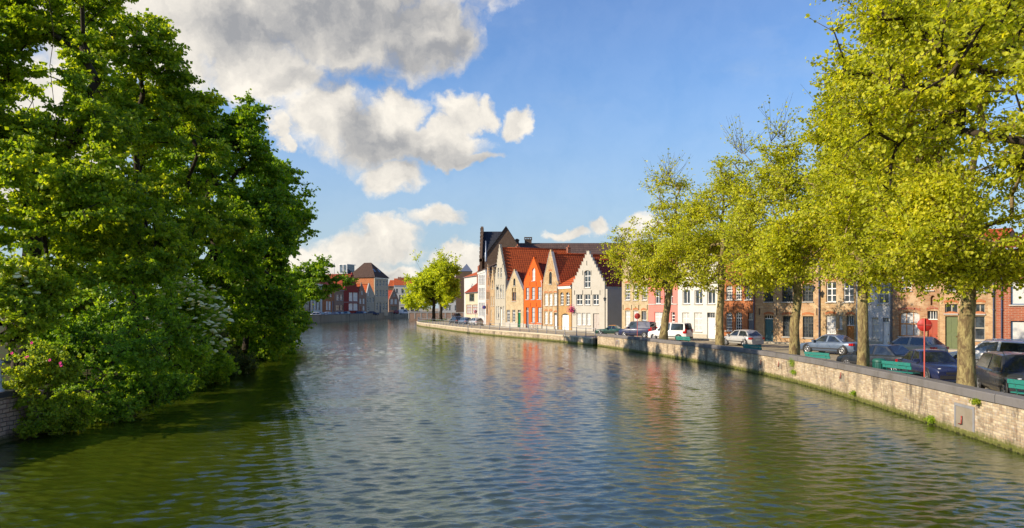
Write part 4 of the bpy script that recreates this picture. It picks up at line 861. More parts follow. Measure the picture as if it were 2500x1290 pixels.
    if bare:
        tips = [j for j in np.argsort(-C[:, 2])[:bare]]
        for t_ in tips: ln[t_ * nt:(t_ + 1) * nt] *= 2.1; d[t_ * nt:(t_ + 1) * nt] = unit(d[t_ * nt:(t_ + 1) * nt] + [0, 0, 1.1])
    en = st + d * ln[:, None]
    Vt, Qt = tubes_np((st, en, np.full(K * nt, .012 if near else .016), np.full(K * nt, .005)), 3)
    if twigs: mesh_np('twigs', Vt - base, Qt, TWIG, root, kind='stuff')
    w = np.full(K * nt, 1.0)
    if bare:
        for t_ in tips: w[t_ * nt:(t_ + 1) * nt] = .45
    tw = rs.choice(K * nt, nleaf, p=w / w.sum()); f = rs.rand(nleaf) ** .8
    P = st[tw] + (en - st)[tw] * f[:, None] + rs.normal(0, .13 * clump_r, (nleaf, 3)) * [1, 1, flat]
    if min_z is not None: P[:, 2] = np.maximum(P[:, 2], min_z + .05 * rs.rand(nleaf))
    leaves_mesh('crown', P - base, d[tw], size, leafm, root, rs, near, droop)
    if blossoms:
        nb, bs, bm, region = blossoms
        if region: (rc, rr) = region; q = unit(rs.normal(0, 1, (nb * 3, 3))) * rs.uniform(.55, 1.0, (nb * 3, 1)); q = q[(q[:, 1] < .35) & (q[:, 2] > -.75)][:nb]; B = np.array(rc) + q * np.array(rr)
        else: B = P[rs.choice(len(P), nb)]
        m = MB()
        for p in B:
            p = Vector(p - base); r = bs * rs.uniform(.6, 1.2); tl = Matrix.Translation(p) @ Matrix.Rotation(rs.uniform(-.5, .5), 4, 'X') @ Matrix.Rotation(rs.uniform(-.5, .5), 4, 'Y')
            m.lathe([(0, r * .18), (r * .5, r * .22 + rs.uniform(0, .02)), (r * .85, r * .08), (r, -.02 * r), (r * .5, -r * .15), (0, -r * .3)], 7, 0, tl, False)
        m.build('blossoms', bm, root, kind='stuff')
    return root
def E(px, py, Z, rx, rz, ry=None):
    "crown ellipsoid centred on a direction and distance; radii in photo pixels at that distance"
    k = Z / F; return (((px - 1250) * k, Z, pz(py, Z)), (rx * k, ry if ry else (rx + rz) * .5 * k, rz * k))
# --- plane trees along the quay wall
GT = 'plane trees along the quay wall'
def gb(px, Z, z=SZ): p = gp(px, Z, z); return (p.x, p.y, z)
tree('plane_tree', 'thick mottled plane tree beside the dark MPV, crown filling the picture corner', gb(2362, 26.4), gb(2372, 26.6, pz(655, 26.5)), 0.265,
     [E(2330, 250, 27, 310, 260, 4.6), E(2430, 500, 27, 260, 190, 4), E(2250, 530, 28, 200, 150, 3.4), E(2230, 190, 26, 130, 130, 3), E(2400, -60, 27, 320, 180, 4), E(2480, 610, 26, 150, 75, 3), E(2330, 600, 25.5, 170, 80, 2.2), E(2480, 250, 25, 220, 230, 2.5)], 800, 112000, .112, LEAF_PLANE, BARK_PL, 11, clump_r=.95, near=True, group=GT, trunk_pts=[gb(2362, 26.4), gb(2358, 26.4, pz(800, 26.4)), gb(2366, 26.5, pz(700, 26.4)), gb(2374, 26.6, pz(640, 26.6))])
tree('plane_tree', 'plane tree outside the picture edge, reaching in with one long dark branch', (17.6, 17.2, SZ), (17.5, 17.3, 6.4), .34,
     [((14.2, 17.3, 11.2), (5.0, 3.2, 1.9)), ((12.2, 17.6, 9.2), (2.3, 2.2, 1.8)), ((17.0, 17.6, 8.2), (4, 3, 2.2)), ((9.2, 18, 10.6), (2.2, 1.6, .9)), ((9.6, 18, 8.4), (1.4, 1.4, 1.6)), ((10.6, 18.4, 12.4), (2.2, 2, 1.4))], 330, 30000, .11, LEAF_PLANE, BARK_DK, 12, clump_r=.6, near=True, group=GT, flat=.5)
tree('plane_tree', 'straight plane tree between the dark sedan and the ribbed green bin', gb(2106, 34.8), gb(2108, 35, pz(655, 35)), .255,
     [E(2110, 420, 36, 175, 200, 4.2), E(2230, 570, 36, 170, 115, 3.4), E(2010, 590, 36, 125, 95, 3), E(2050, 370, 36, 100, 110, 2.8), E(2110, 630, 34.3, 130, 62, 2), E(2000, 480, 36, 60, 60, 2)], 520, 62000, .132, LEAF_PLANE, BARK_PL, 13, clump_r=1.0, near=True, group=GT, bare=3,
     trunk_pts=[gb(2106, 34.8), gb(2107, 34.8, pz(800, 34.8)), gb(2106, 35, pz(690, 35))])
tree('plane_tree', 'dark leaning plane tree in front of the weathered brick house with paired windows', gb(1938, 43.2), gb(1944, 43.4, pz(680, 43.4)), .27,
     [E(1940, 530, 44, 155, 130, 4), E(1850, 620, 44, 125, 75, 3), E(2030, 620, 44, 120, 75, 3), E(1925, 400, 44, 60, 80, 2.2), E(1940, 640, 42.5, 120, 48, 2), E(1990, 480, 44, 80, 90, 3)], 380, 40000, .155, LEAF_PLANE, BARK_PL, 14, clump_r=1.05, group=GT, bare=4,
     trunk_pts=[gb(1938, 43.2), gb(1940, 43.2, pz(800, 43.2)), gb(1948, 43.4, pz(720, 43.4)), gb(1942, 43.4, pz(665, 43.4))])
tree('plane_tree', 'straight plane tree in front of the orange brick house, beside the silver hatchback', gb(1758, 56.8), gb(1762, 57, pz(690, 57)), .29,
     [E(1775, 560, 58, 110, 110, 4), E(1700, 640, 58, 110, 62, 3.2), E(1840, 630, 58, 100, 72, 3), E(1790, 440, 58, 50, 75, 2.2), E(1765, 660, 56, 105, 42, 2.2), E(1730, 560, 58, 60, 60, 3)], 330, 28000, .175, LEAF_PLANE, BARK_PL, 15, clump_r=1.15, group=GT, bare=4,
     trunk_pts=[gb(1758, 56.8), gb(1757, 56.8, pz(780, 56.8)), gb(1760, 57, pz(720, 57)), gb(1764, 57, pz(640, 57))])
tree('plane_tree', 'forked plane tree with a spiky thin top in front of the pink house', gb(1619, 68.2), gb(1633, 68.4, pz(712, 68.4)), .34,
     [E(1620, 590, 69, 105, 85, 3.8), E(1555, 620, 69, 75, 50, 3), E(1680, 640, 69, 80, 50, 3), E(1628, 500, 69, 62, 75, 2.4), E(1570, 690, 69, 60, 35, 2.4), E(1510, 640, 68, 30, 30, 1.5), E(1625, 680, 67, 80, 32, 2.5), E(1690, 580, 68, 50, 60, 3)], 270, 18500, .20, LEAF_PLANE, BARK_PL, 16, clump_r=1.2, group=GT, bare=7,
     trunk_pts=[gb(1619, 68.2), gb(1624, 68.2, pz(780, 68.2)), gb(1631, 68.3, pz(735, 68.3)), gb(1634, 68.4, pz(705, 68.4))])
tree('plane_tree', 'round lone tree with sparse bare top at the railed tip of the quay', gb(1059, 183), gb(1060, 183, pz(735, 183)), .42,
     [E(1055, 690, 184, 60, 48, 6.5), E(1085, 665, 184, 36, 36, 5), E(1030, 690, 184, 42, 34, 5), E(1025, 735, 183, 34, 20, 4), E(1050, 655, 184, 44, 26, 4.5), E(1065, 690, 183, 50, 36, 5), E(1095, 715, 184, 24, 24, 4), E(1055, 725, 182, 58, 26, 5)], 300, 48000, .42, LEAF_LONE, BARK_DK, 17, clump_r=1.5, bare=6, group='trees at the quay tip')
tree('plane_tree', 'smaller tree standing just behind the lone tree by the bridge parapet', gb(1076, 200), gb(1077, 200, pz(745, 200)), .45,
     [E(1088, 705, 204, 28, 28, 4), E(1070, 695, 204, 34, 30, 4)], 60, 4500, .55, LEAF_LONE, BARK_DK, 18, clump_r=1.3, group='trees at the quay tip')
# --- the wooded bank
bank = [(-15.7, 24.6), (-15.75, 33), (-18, 49), (-21, 62), (-24.5, 80), (-30, 98), (-42, 110), (-75, 116)]
BK = smooth_path(bank)
sheet('far_bank_ground', [(p.x - 2.2, p.y) for p in BK][::-1] + [(-17.5, -40), (-900, -40), (-900, 112)], 1.35, SOIL, kind='structure')
Nb = normals(BK); m = MB(); vs = []; fs = []; pr = [(.4, -.6), (-.1, .05), (-.8, .55), (-1.7, 1.2), (-2.9, 1.42)]
for p, n in zip(BK, Nb):
    for o, z in pr: vs.append((p.x + n.x * o, p.y + n.y * o, z))
k = len(pr)
for i in range(len(BK) - 1):
    for j in range(k - 1): fs.append((i * k + j, i * k + j + 1, (i + 1) * k + j + 1, (i + 1) * k + j))
m.add(vs, fs); m.build('bank_slope', SOIL, kind='structure')
GL = 'big trees on the wooded bank'
Lm = LEAF_LIME
tree('lime_tree', 'tallest bank tree, dark upright limbs rising out of the picture above the pale elder', gb(60, 36, 1.3), gb(80, 36, pz(560, 36)), .45,
     [E(60, 200, 36, 210, 230, 4.6), E(-60, 420, 36, 200, 200, 4.6), E(180, 420, 35, 190, 170, 4.2), E(90, -40, 36, 190, 140, 4), E(250, 590, 34, 170, 110, 3.6), E(60, 600, 33, 150, 110, 3), E(40, 60, 37, 130, 120, 3)], 620, 105000, .20, Lm, BARK_DK, 21, clump_r=.75, flat=.4, near=False, droop=.5, group=GL)
tree('lime_tree', 'broad bank tree whose ragged crown leans out over the water next to the tallest tree', gb(330, 44, 1.3), gb(340, 44, pz(560, 44)), .42,
     [E(300, 130, 44, 140, 120, 4.2), E(400, 190, 44, 75, 75, 3), E(440, 250, 45, 70, 60, 3), E(330, 360, 44, 200, 150, 5), E(400, 560, 43, 200, 120, 4.4), E(120, 330, 45, 140, 150, 4), E(330, 50, 44, 45, 40, 2.2), E(230, 480, 41, 150, 120, 3)], 560, 88000, .23, Lm, BARK_DK, 22, clump_r=.8, flat=.4, droop=.5, group=GL)
tree('lime_tree', 'dark bank tree with a rounded shoulder above the flowering elder', gb(540, 56, 1.3), gb(530, 56, pz(600, 56)), .42,
     [E(530, 270, 56, 90, 85, 4.2), E(500, 420, 56, 150, 120, 5), E(560, 350, 56, 72, 75, 3.6), E(560, 590, 55, 150, 120, 5), E(600, 730, 55, 110, 90, 4), E(620, 460, 56, 80, 80, 4), E(450, 300, 54, 90, 80, 4)], 480, 66000, .27, LEAF_DARK, BARK_DK, 23, clump_r=.95, flat=.4, droop=.5, group=GL)
tree('lime_tree', 'bank tree stretching its lowest branches farthest over the canal', gb(660, 74, 1.3), gb(650, 74, pz(610, 74)), .45,
     [E(660, 470, 74, 82, 80, 5), E(680, 570, 74, 80, 60, 5), E(600, 660, 73, 90, 90, 5), E(750, 545, 74, 32, 18, 2.2), E(660, 780, 70, 70, 62, 4.5), E(670, 690, 74, 36, 50, 4)], 360, 48000, .33, LEAF_DARK, BARK_DK, 24, clump_r=1.15, flat=.4, droop=.5, group=GL, min_z=.35)
tree('bank_tree', 'small dark tree leaning far out over the water in front of the brick houses', gb(690, 118, 1.3), gb(725, 117, pz(700, 117)), .26,
     [E(770, 695, 116, 62, 22, 4), E(800, 665, 116, 48, 22, 3.2), E(835, 688, 116, 28, 13, 2.4), E(745, 660, 116, 36, 22, 3), E(790, 640, 116, 20, 14, 2.2), E(730, 700, 117, 40, 40, 3), E(790, 715, 116, 40, 12, 2.4)], 130, 9500, .42, LEAF_DARK, BARK_DK, 25, clump_r=1.0, flat=.35, droop=.3, cat='tree')
tree('bank_tree', 'drooping undergrowth tree touching the water at the far end of the wooded bank', gb(640, 88, 1.0), gb(650, 88, pz(740, 88)), .2,
     [E(675, 745, 90, 36, 46, 4), E(690, 770, 92, 28, 28, 3)], 90, 8000, .34, LEAF_LIME, BARK_DK, 26, clump_r=.9, flat=.5, min_z=.2)
tree('bank_tree', 'low dark evergreen overhanging the water between the elder bush and the far bank end', gb(600, 58, 1.2), gb(600, 58, 3.2), .22,
     [E(620, 780, 58, 90, 85, 3.5), E(660, 820, 60, 45, 45, 2.5)], 120, 13000, .26, LEAF_DARK, BARK_DK, 27, clump_r=.8, flat=.5, min_z=.15)
GS = 'shrubs along the wooded bank'
tree('shrub', 'large dense dark green shrub bulging over the water beside the creeper wall', gb(270, 29, 1.0), gb(270, 29, 1.9), .12,
     [E(270, 860, 28.5, 150, 120, 1.8), E(340, 900, 29, 110, 90, 1.6), E(230, 800, 29.5, 130, 90, 1.8), E(170, 800, 30, 110, 90, 1.5), E(400, 920, 31, 70, 55, 1.2)], 330, 36000, .12, LEAF_YEW, BARK_DK, 31, clump_r=.36, flat=.55, cat='shrub', min_z=.12, group=GS)
tree('shrub', 'leafy green shrub with pointed sprays behind the dense dark one, below the big tree', gb(330, 33, 1.2), gb(330, 33, 2.2), .12,
     [E(330, 790, 33, 110, 80, 1.6), E(210, 760, 32, 110, 70, 1.5), E(420, 860, 34, 90, 80, 1.6), E(330, 720, 34, 110, 60, 1.6)], 200, 20000, .15, LEAF_BUSH, BARK_DK, 32, clump_r=.45, flat=.6, cat='shrub', min_z=.12, group=GS)
tree('elder_bush', 'elder bush covered in flat cream flower heads, spilling down to the water', gb(470, 40, 1.2), gb(470, 40, 2.4), .14,
     [E(450, 790, 40, 90, 80, 2.2), E(510, 830, 40, 80, 70, 2), E(440, 740, 40, 60, 50, 1.8), E(500, 880, 39.5, 70, 45, 1.6), E(470, 790, 37.8, 70, 70, 1.5)], 230, 24000, .17, LEAF_BUSH, BARK_DK, 33, clump_r=.5, flat=.55, cat='shrub', min_z=.12, group=GS,
     blossoms=(300, .15, FLOWER, ((gp(468, 37.6).x, 37.6, pz(785, 37.6)), (2.1, 1.9, 2.3))))
tree('elder_bush', 'pale flowering elder standing above the rose bush at the picture edge', gb(40, 26.5, 1.3), gb(40, 26.5, 2.3), .12,
     [E(40, 700, 26.5, 90, 70, 1.4), E(20, 780, 26, 110, 80, 1.5), E(110, 690, 27, 50, 45, 1.0)], 120, 12000, .15, LEAF_IVY, BARK_DK, 34, clump_r=.4, flat=.55, cat='shrub', group=GS,
     blossoms=(110, .13, FLOWER, ((gp(40, 26.3).x, 26.2, pz(705, 26.3)), (1.25, 1.1, .85))))
rb = tree('rose_bush', 'arching rose bush with a few pink flowers above the old stone wall', gb(75, 24.2, 1.5), gb(75, 24.2, 2.0), .06,
     [E(70, 880, 24, 85, 42, .8), E(120, 900, 24.2, 55, 35, .7), E(30, 920, 24, 50, 30, .7)], 80, 7500, .10, LEAF_IVY, TWIG, 35, clump_r=.34, flat=.6, cat='shrub', group=GS)
rnd = random.Random(5)
for (px, py) in ((78, 838), (30, 863), (62, 874), (68, 872), (148, 887), (122, 880), (150, 893)):
    p = gp(px, 23.3, pz(py, 23.3)) - rb.location; m = MB(); m.lathe([(0, .0), (.035, .02), (.05, .01), (.035, -.02), (0, -.025)], 7, 0, Matrix.Translation(p) @ Matrix.Rotation(1.2, 4, 'X'), False); m.build('blossom', ROSE, rb)
tree('creeper', 'bright yellow-green creeper tumbling over the end of the old stone wall', gb(110, 24.6, 1.3), gb(112, 24.6, 1.5), .05,
     [E(120, 985, 24.2, 40, 45, .5), E(165, 1005, 25, 48, 45, .6), E(60, 965, 23.6, 40, 22, .4), E(72, 1030, 23.3, 22, 50, .16), E(100, 1010, 23.9, 40, 40, .3), E(140, 1040, 24.7, 22, 30, .35)], 170, 17000, .085, LEAF_IVY, TWIG, 36, clump_r=.24, flat=.8, cat='creeper', min_z=.1, group=GS)
tree('shrub', 'dark leafy shrub at the waterline where the stone wall ends', gb(220, 26.4, .9), gb(220, 26.4, 1.2), .06,
     [E(205, 980, 26.2, 60, 45, .8), E(260, 985, 27, 70, 50, .8), E(330, 965, 28.5, 60, 40, .8)], 100, 9500, .11, LEAF_BUSH, BARK_DK, 37, clump_r=.32, flat=.6, cat='shrub', min_z=.1, group=GS)
tree('shrub', 'soft feathery shrub drooping to the water beyond the flowering elder', gb(545, 47, 1.0), gb(545, 47, 1.8), .10,
     [E(560, 862, 46.5, 55, 42, 1.5), E(585, 880, 47, 34, 32, 1.0), E(520, 850, 46, 40, 35, 1.2)], 150, 17000, .14, LEAF_FEATH, TWIG, 38, clump_r=.5, flat=.9, droop=1.3, cat='shrub', min_z=.1, group=GS)
tree('shrub', 'low green shrub trailing in the water just below the flowering elder', gb(470, 38, 1.0), gb(470, 38, 1.5), .06,
     [E(455, 935, 38, 70, 42, 1.4), E(515, 905, 42, 60, 38, 1.4), E(390, 960, 34.5, 50, 36, 1.2)], 150, 17000, .13, LEAF_BUSH, BARK_DK, 42, clump_r=.4, flat=.6, cat='shrub', min_z=.08, group=GS)
tree('shrub', 'round yellow-green shrub in deep shade under the big bank trees', gb(640, 66, 1.0), gb(640, 66, 1.8), .10,
     [E(670, 842, 68, 40, 28, 1.8), E(625, 855, 60, 52, 36, 1.8), E(700, 825, 76, 28, 24, 1.6)], 130, 14000, .22, LEAF_BUSH, BARK_DK, 39, clump_r=.6, cat='shrub', min_z=.1, group=GS)
# understorey behind the shrubs: closes the view under the big crowns
tree('bank_tree', 'shaded young tree filling the gap behind the flowering elder', gb(380, 50, 1.3), gb(380, 50, 3), .16,
     [E(420, 680, 50, 150, 90, 2.5), E(260, 700, 46, 150, 90, 2.5)], 150, 16000, .24, LEAF_DARK, BARK_DK, 40, clump_r=.8, flat=.5)
tree('bank_tree', 'shaded young tree under the tallest bank tree, behind the pale elder', gb(60, 40, 1.3), gb(60, 40, 3), .16,
     [E(80, 680, 40, 170, 110, 2.5), E(-60, 760, 38, 130, 120, 2.5)], 120, 13000, .22, LEAF_LIME, BARK_DK, 41, clump_r=.7, flat=.5)
# plants rooted in the quay wall
for i, (px, Y, z, s, lab) in enumerate(((1928, 41.5, 1.15, .20, 'green weed growing from the quay wall joint under the dark leaning tree'), (1936, 41.2,   .65, .12, 'thin weed hanging lower on the quay wall beneath another'), (2125, 33.4, .35, .08, 'small dry weed at the water line of the quay wall'), (2320, 26.3, .25, .11, 'grassy tuft at the foot of the quay wall beside the stone framed recess'), (2415, 23.3, 1.25, .07, 'yellowish moss clump under the coping near the picture edge'))):
    p, d = path_at(WQs, Y); rs = np.random.RandomState(60 + i); wp = empty('wall_plant', (p.x - .05, p.y, z), label=lab, cat='plant')
    P = rs.normal(0, 1, (650, 3)) * [.07, s * .8, s * .62] + [-.06, 0, -.3 * s]; P = P[:380]; leaves_mesh('leaves', P, rs.normal(0, .4, (380, 3)) + [-.4, 0, .6], .06, LEAF_BUSH if i != 4 else LEAF_IVY, wp, rs, False, 0, .5)
# grass strip between wall and cars
rs = np.random.RandomState(9); N = 9000; Y = rs.uniform(20.5, 28.5, N); xs_ = np.array([path_at(WQs, y)[0].x for y in Y[::60]]).repeat(60)[:N]; Y2 = Y[::60].repeat(60)[:N] + rs.uniform(-.05, .05, N)
P = np.stack([xs_ + rs.uniform(.55, 1.5, N), Y2 + rs.uniform(-.5, .5, N), np.full(N, SZ + .01)], 1)
leaves_mesh('grass_verge', P, np.tile([0, 0, 3.], (N, 1)), .16, LEAF_IVY, None, rs, False, 0, .22, kind='stuff')
# ------------------------------------------------ cars
def paint(name, c, rough=.3, metal=.0):
    def fn(g, b):
        n = g.noise(obj_co(g), 2.5, 4, .6).outputs[0]; g.l.new(g.ss(n, .3, .7, rough * .8, rough * 1.5), b.inputs['Roughness'])
        b.inputs['Coat Weight'].default_value = .4; b.inputs['Coat Roughness'].default_value = .05
    return mat(name, c, rough, metal, fn=fn)
def car(label, pos, ang, pm, L=4.2, W=1.74, H=1.45, zs=.90, ws=.95, rf=.25, rr=-1.35, rb=-1.95, hood=.74, tail=.85, roofm=None, rails=False, kind='car', cat='car', wheel=.31, arch=None, visor=False, box=False):
    """x runs to the nose. ws windscreen foot, rf/rr roof front/rear, rb rear glass foot (from the middle)"""
    root = empty(kind, pos, ang, label=label, cat=cat, group='cars parked along the street' if pos[0] > 0 or pos[1] < 180 else None)
    h = L / 2; w = W / 2; wb = (h - .82, -h + .78)
    # lower body: stations along x, ring of (y, z)
    X = [h, h - .06, h - .25, h - .8, ws, rf, 0 if abs(rf) > .3 else -.4, rr if rr < -.6 else -.9, rb, -h + .22, -h + .05, -h]
    X = sorted(set(round(x, 3) for x in X), reverse=True)
    def topz(x):
        ks = [(h, hood - .16), (h - .06, hood - .08), (h - .25, hood), (ws, zs), (rb, zs + .04), (-h + .22, tail), (-h + .05, tail - .03), (-h, tail - .12)]
        for (a, za), (b, zb) in zip(ks, ks[1:]):
            if a >= x >= b: return za + (zb - za) * (a - x) / max(1e-6, a - b)
        return zs
    def wid(x):
        e = min(1, max(0, (h - abs(x)) / .55)); return w * (.80 + .20 * math.sin(e * math.pi / 2))
    vs = []; fs = []; ring = 12
    for x in X:
        t = topz(x); q = wid(x); e = 1 if abs(x) < h - .04 else .75
        half = [(0, .20), (q * .86, .20), (q * .97, .32), (q, .52), (q * .985, t * .86), (q * .93, t - .015), (0, t + .025 * e)]
        pts = half + [(-y, z) for y, z in half[-2:0:-1]]; ring = len(pts)
        vs += [(x, y, z) for y, z in pts]
    for i in range(len(X) - 1):
        for k in range(ring): k2 = (k + 1) % ring; fs.append((i * ring + k, i * ring + k2, (i + 1) * ring + k2, (i + 1) * ring + k))
    m = MB(); m.add(vs, fs, 0, True); m.add(vs[:ring], [tuple(range(ring))]); m.add(vs[-ring:], [tuple(range(ring))[::-1]])
    m.build('body', pm, root)
    # greenhouse shell
    wt = w * (.70 if not box else .80); wbm = w * .925; zb_ = zs - .01; zt_ = H; cr = .045
    B = [(ws, wbm, zb_), (rb, wbm * .98, zb_ + .03)]; rows = 5
    def roofrow(f, inset=0): return rf + (rr - rf) * f
    gv = []
    m = MB()
    fl = [(ws, -wbm, zb_), (ws, wbm, zb_), (rb, wbm * .97, zb_ + .03), (rb, -wbm * .97, zb_ + .03)]
    n = 7
    top = []
    for i in range(n):
        f = i / (n - 1); x = rf + (rr - rf) * f; crn = cr * math.sin(math.pi * (.12 + .8 * f)); zc = zt_ - .075 + crn
        top.append([(x, -wt, zc), (x, -wt * .6, zc + .05), (x, 0, zc + .065), (x, wt * .6, zc + .05), (x, wt, zc)])
    vs = [p for r_ in top for p in r_]; fs = []
    for i in range(n - 1):
        for k in range(4): fs.append((i * 5 + k, i * 5 + k + 1, (i + 1) * 5 + k + 1, (i + 1) * 5 + k))
    m.add(vs, fs, 0, True)
    m.build('roof', roofm or pm, root)
    # pillars and window glass on the four sloping sides
    T0, T1 = top[0], top[-1]; sh = MB(); gl = []
    def side(s):
        a = Vector((ws, s * wbm, zb_)); b_ = Vector((rb, s * wbm * .97, zb_ + .03)); c = Vector((rr, s * wt, top[-1][4][2])); d = Vector((rf, s * wt, top[0][4][2])); mid = Vector(((rf + rr) / 2, s * wt, top[n // 2][4][2])); return a, b_, c, mid, d
    for s in (-1, 1):
        a, b_, c, md, d = side(s)
        vs = [a, b_, c, md, d]; sh.add(vs, [(0, 1, 2, 3, 4)])
    ya = wbm
    sh.add([(ws, -wbm, zb_), (ws, wbm, zb_)] + [T0[4], T0[3], T0[2], T0[1], T0[0]], [(0, 1, 2, 3, 4, 5, 6)])
    sh.add([(rb, -wbm * .97, zb_ + .03), (rb, wbm * .97, zb_ + .03)] + [T1[4], T1[3], T1[2], T1[1], T1[0]], [(0, 1, 2, 3, 4, 5, 6)])
    sh.build('pillars', pm, root)
    def pane(name, q, ins=.07, off=.008):
        q = [Vector(p) for p in q]; c = sum(q, Vector()) / len(q); nn = (q[1] - q[0]).cross(q[-1] - q[0]).normalized(); nn = nn if nn.dot(c - Vector((0, 0, .9))) > 0 else -nn
        q = [c + (p - c) * (1 - ins / max(.2, (p - c).length)) + nn * off for p in q]; m = MB(); m.add([p for p in q] + [p - nn * .004 for p in q], [tuple(range(len(q))), tuple(range(len(q), 2 * len(q)))[::-1]]); m.build(name, M['car_glass'], root)
    pane('windscreen', [(ws, -wbm, zb_), (ws, wbm, zb_), T0[4], T0[0]], .09); pane('rear_window', [(rb, -wbm * .97, zb_ + .05), (rb, wbm * .97, zb_ + .05), T1[4], T1[0]], .11)
    for s in (-1, 1):
        a, b_, c, md, d = side(s); bp_ = Vector(((ws + rb) / 2 + .05, s * wbm, zb_ + .01)); bt = Vector(((ws + rb) / 2 + .0, s * wt, md.z)); bt.x = min(max(bt.x, rr + .2), rf - .2)
        a2 = a + (b_ - a).normalized() * .22; 
        pane('side_window', [a2 + Vector((0, 0, .02)), bp_ + Vector((.02, 0, 0)), bt + Vector((.02, 0, 0)), d], .055)
        if not (box and box == 'van'): pane('side_window', [bp_ - Vector((.03, 0, 0)), b_ + Vector((.14, 0, .0)), c + Vector((.04, 0, 0)), bt - Vector((.03, 0, 0))], .06)
    # wheels: tyre, rim; dark arch behind
    wm_ = None
    for x in wb:
        for s in (-1, 1):
            ar = MB(); ar.lathe([(0, 0), (wheel + .07, 0), (wheel + .07, .012), (0, .012)], 20, 0, Matrix.Translation((x, s * (w * .975), wheel + .02)) @ Matrix.Rotation(-s * R(90), 4, 'X')); ar.build('wheel_arch', M['trim'], root)
            if wm_ is None:
                t_ = MB(); t_.lathe([(wheel * .66, 0), (wheel * .94, .0), (wheel, .03), (wheel, .17), (wheel * .94, .2), (wheel * .66, .2)], 20)
                wm_ = t_.build('wheel', M['rubber'], root); rm_ = MB(); rm_.lathe([(0, .0), (wheel * .16, .005), (wheel * .2, .03), (wheel * .55, .03), (wheel * .60, .0), (wheel * .67, .0), (wheel * .67, .06)], 16)
                for k in range(5):
                    mt = Matrix.Rotation(2 * math.pi * k / 5, 4, 'Z'); rm_.box(wheel * .12, -.028, -.006, wheel * .62, .028, .03, 0, mt)
                ri = rm_.build('rim', M['alloy'], wm_); wo = wm_
            else:
                wo = wm_.copy(); COL.objects.link(wo); r2_ = ri.copy(); COL.objects.link(r2_); r2_.parent = wo
            wo.location = (x, s * (w * .985 + .012), wheel); wo.rotation_euler = (s * R(90), 0, 0)
    lx = h - .10
    for s in (-1, 1):
        m = MB(); y = s * w * .66; m.lathe([(0, .07), (.09, .06), (.15, .02), (.15, -.12), (0, -.12)], 10, 0, Matrix.Translation((h - .15, y, hood - .13)) @ Matrix.Rotation(R(78), 4, 'Y') @ Matrix.Diagonal((.62, 1, 1, 1))); m.build('headlight', M['headl'], root)
        m = MB(); tl = .3 if not box else .42; zc = tail - .22
        m.box(-h - .012, s * w * .62, zc, -h + .1, s * w * .90, zc + (tl * .55 if not box else tl), 0); m.box(-h + .10, s * w * .80, zc, -h + .3, s * (w * .955), zc + tl * .5, 0); m.build('taillight', M['tail'], root)
        m = MB(); m.box(ws - .32, s * (w * .93), zs + .02, ws - .14, s * (w + .17), zs + .15); m.build('mirror', pm, root)
        m = MB(); m.box(-h * .62, s * (w * 1.0 - .012), .40, h * .58, s * (w * 1.0 + .008), .47); m.build('door_trim', M['trim'], root)
    m = MB(); m.box(h - .10, -w * .72, .26, h + .025, w * .72, .42).box(h - .05, -w * .42, hood - .30, h + .008, w * .42, hood - .2); m.build('front_bumper', M['trim'], root)
    m = MB(); m.box(-h - .03, -w * .78, .25, -h + .12, w * .78, .42); m.build('rear_bumper', M['trim'] if box else pm, root)
    m = MB(); m.box(-h - .022, -.26, tail - .32, -h - .004, .26, tail - .21); m.build('number_plate', M['plate'], root)
    if rails:
        for s in (-1, 1):
            m = MB(); z = zt_ + .03; m.tube([(rf - .1, s * wt * .86, z - .05), (rf - .2, s * wt * .88, z + .05), (rr + .2, s * wt * .88, z + .05), (rr + .1, s * wt * .86, z - .05)], .02, 6); m.build('roof_rail', M['chrome'] if rails == 1 else M['trim'], root)
    return root
def at(px, Z): return tuple(gp(px, Z, SZ + .004))
aF = math.atan2(.90, -.42)                              # nose pointing away up the street
NAVY = paint('navy_paint', (.015, .022, .07)); WHITE = paint('white_paint', (.72, .72, .70), .3, 0); SILV = paint('silver_paint', (.42, .42, .41), .35, .2); SLATE = paint('slate_blue_paint', (.10, .14, .21), .3, .2)
BLACK = paint('black_blue_paint', (.015, .02, .028)); DGREY = paint('dark_grey_paint', (.03, .034, .042), .3, .1); BEIGE = paint('champagne_paint', (.34, .31, .26), .35, .2); GREEN = paint('racing_green_paint', (.01, .06, .045)); TANR = wear('tan_soft_top', (.50, .22, .045), .7)
car('small dark green roadster with tan soft top parked by the passage', at(1491, 90), math.atan2(.5, -1.0), GREEN, L=3.7, W=1.55, H=1.22, zs=.78, ws=.45, rf=.1, rr=-.75, rb=-1.15, hood=.70, tail=.76, roofm=TANR, wheel=.28)
car('dark navy van with maroon-tinted tail parked behind the red round sign', at(1557, 83.5), math.atan2(.62, -.78), NAVY, L=4.15, W=1.75, H=1.82, zs=1.05, ws=1.0, rf=.55, rr=-1.85, rb=-2.0, hood=.90, tail=1.0, box='van', cat='van', kind='parked_van')
car('white compact van with roof aerial partly behind the forked plane tree', at(1636, 76), math.atan2(.66, -.75), WHITE, L=4.4, W=1.8, H=1.82, zs=1.05, ws=1.15, rf=.65, rr=-2.0, rb=-2.12, hood=.92, tail=1.0, box='glazed', cat='van', kind='parked_van')
car('silver small hatchback in front of the orange brick house', at(1811, 65), aF, SILV, L=3.9, W=1.68, H=1.42, zs=.88, ws=.95, rf=.25, rr=-1.2, rb=-1.72, hood=.74, tail=.86)
car('slate blue coupe with rounded roof and long tail, on the cobbles', at(2030, 53.5), aF + .12, SLATE, L=4.4, W=1.78, H=1.40, zs=.88, ws=1.05, rf=.3, rr=-.75, rb=-1.45, hood=.74, tail=.92, wheel=.33)
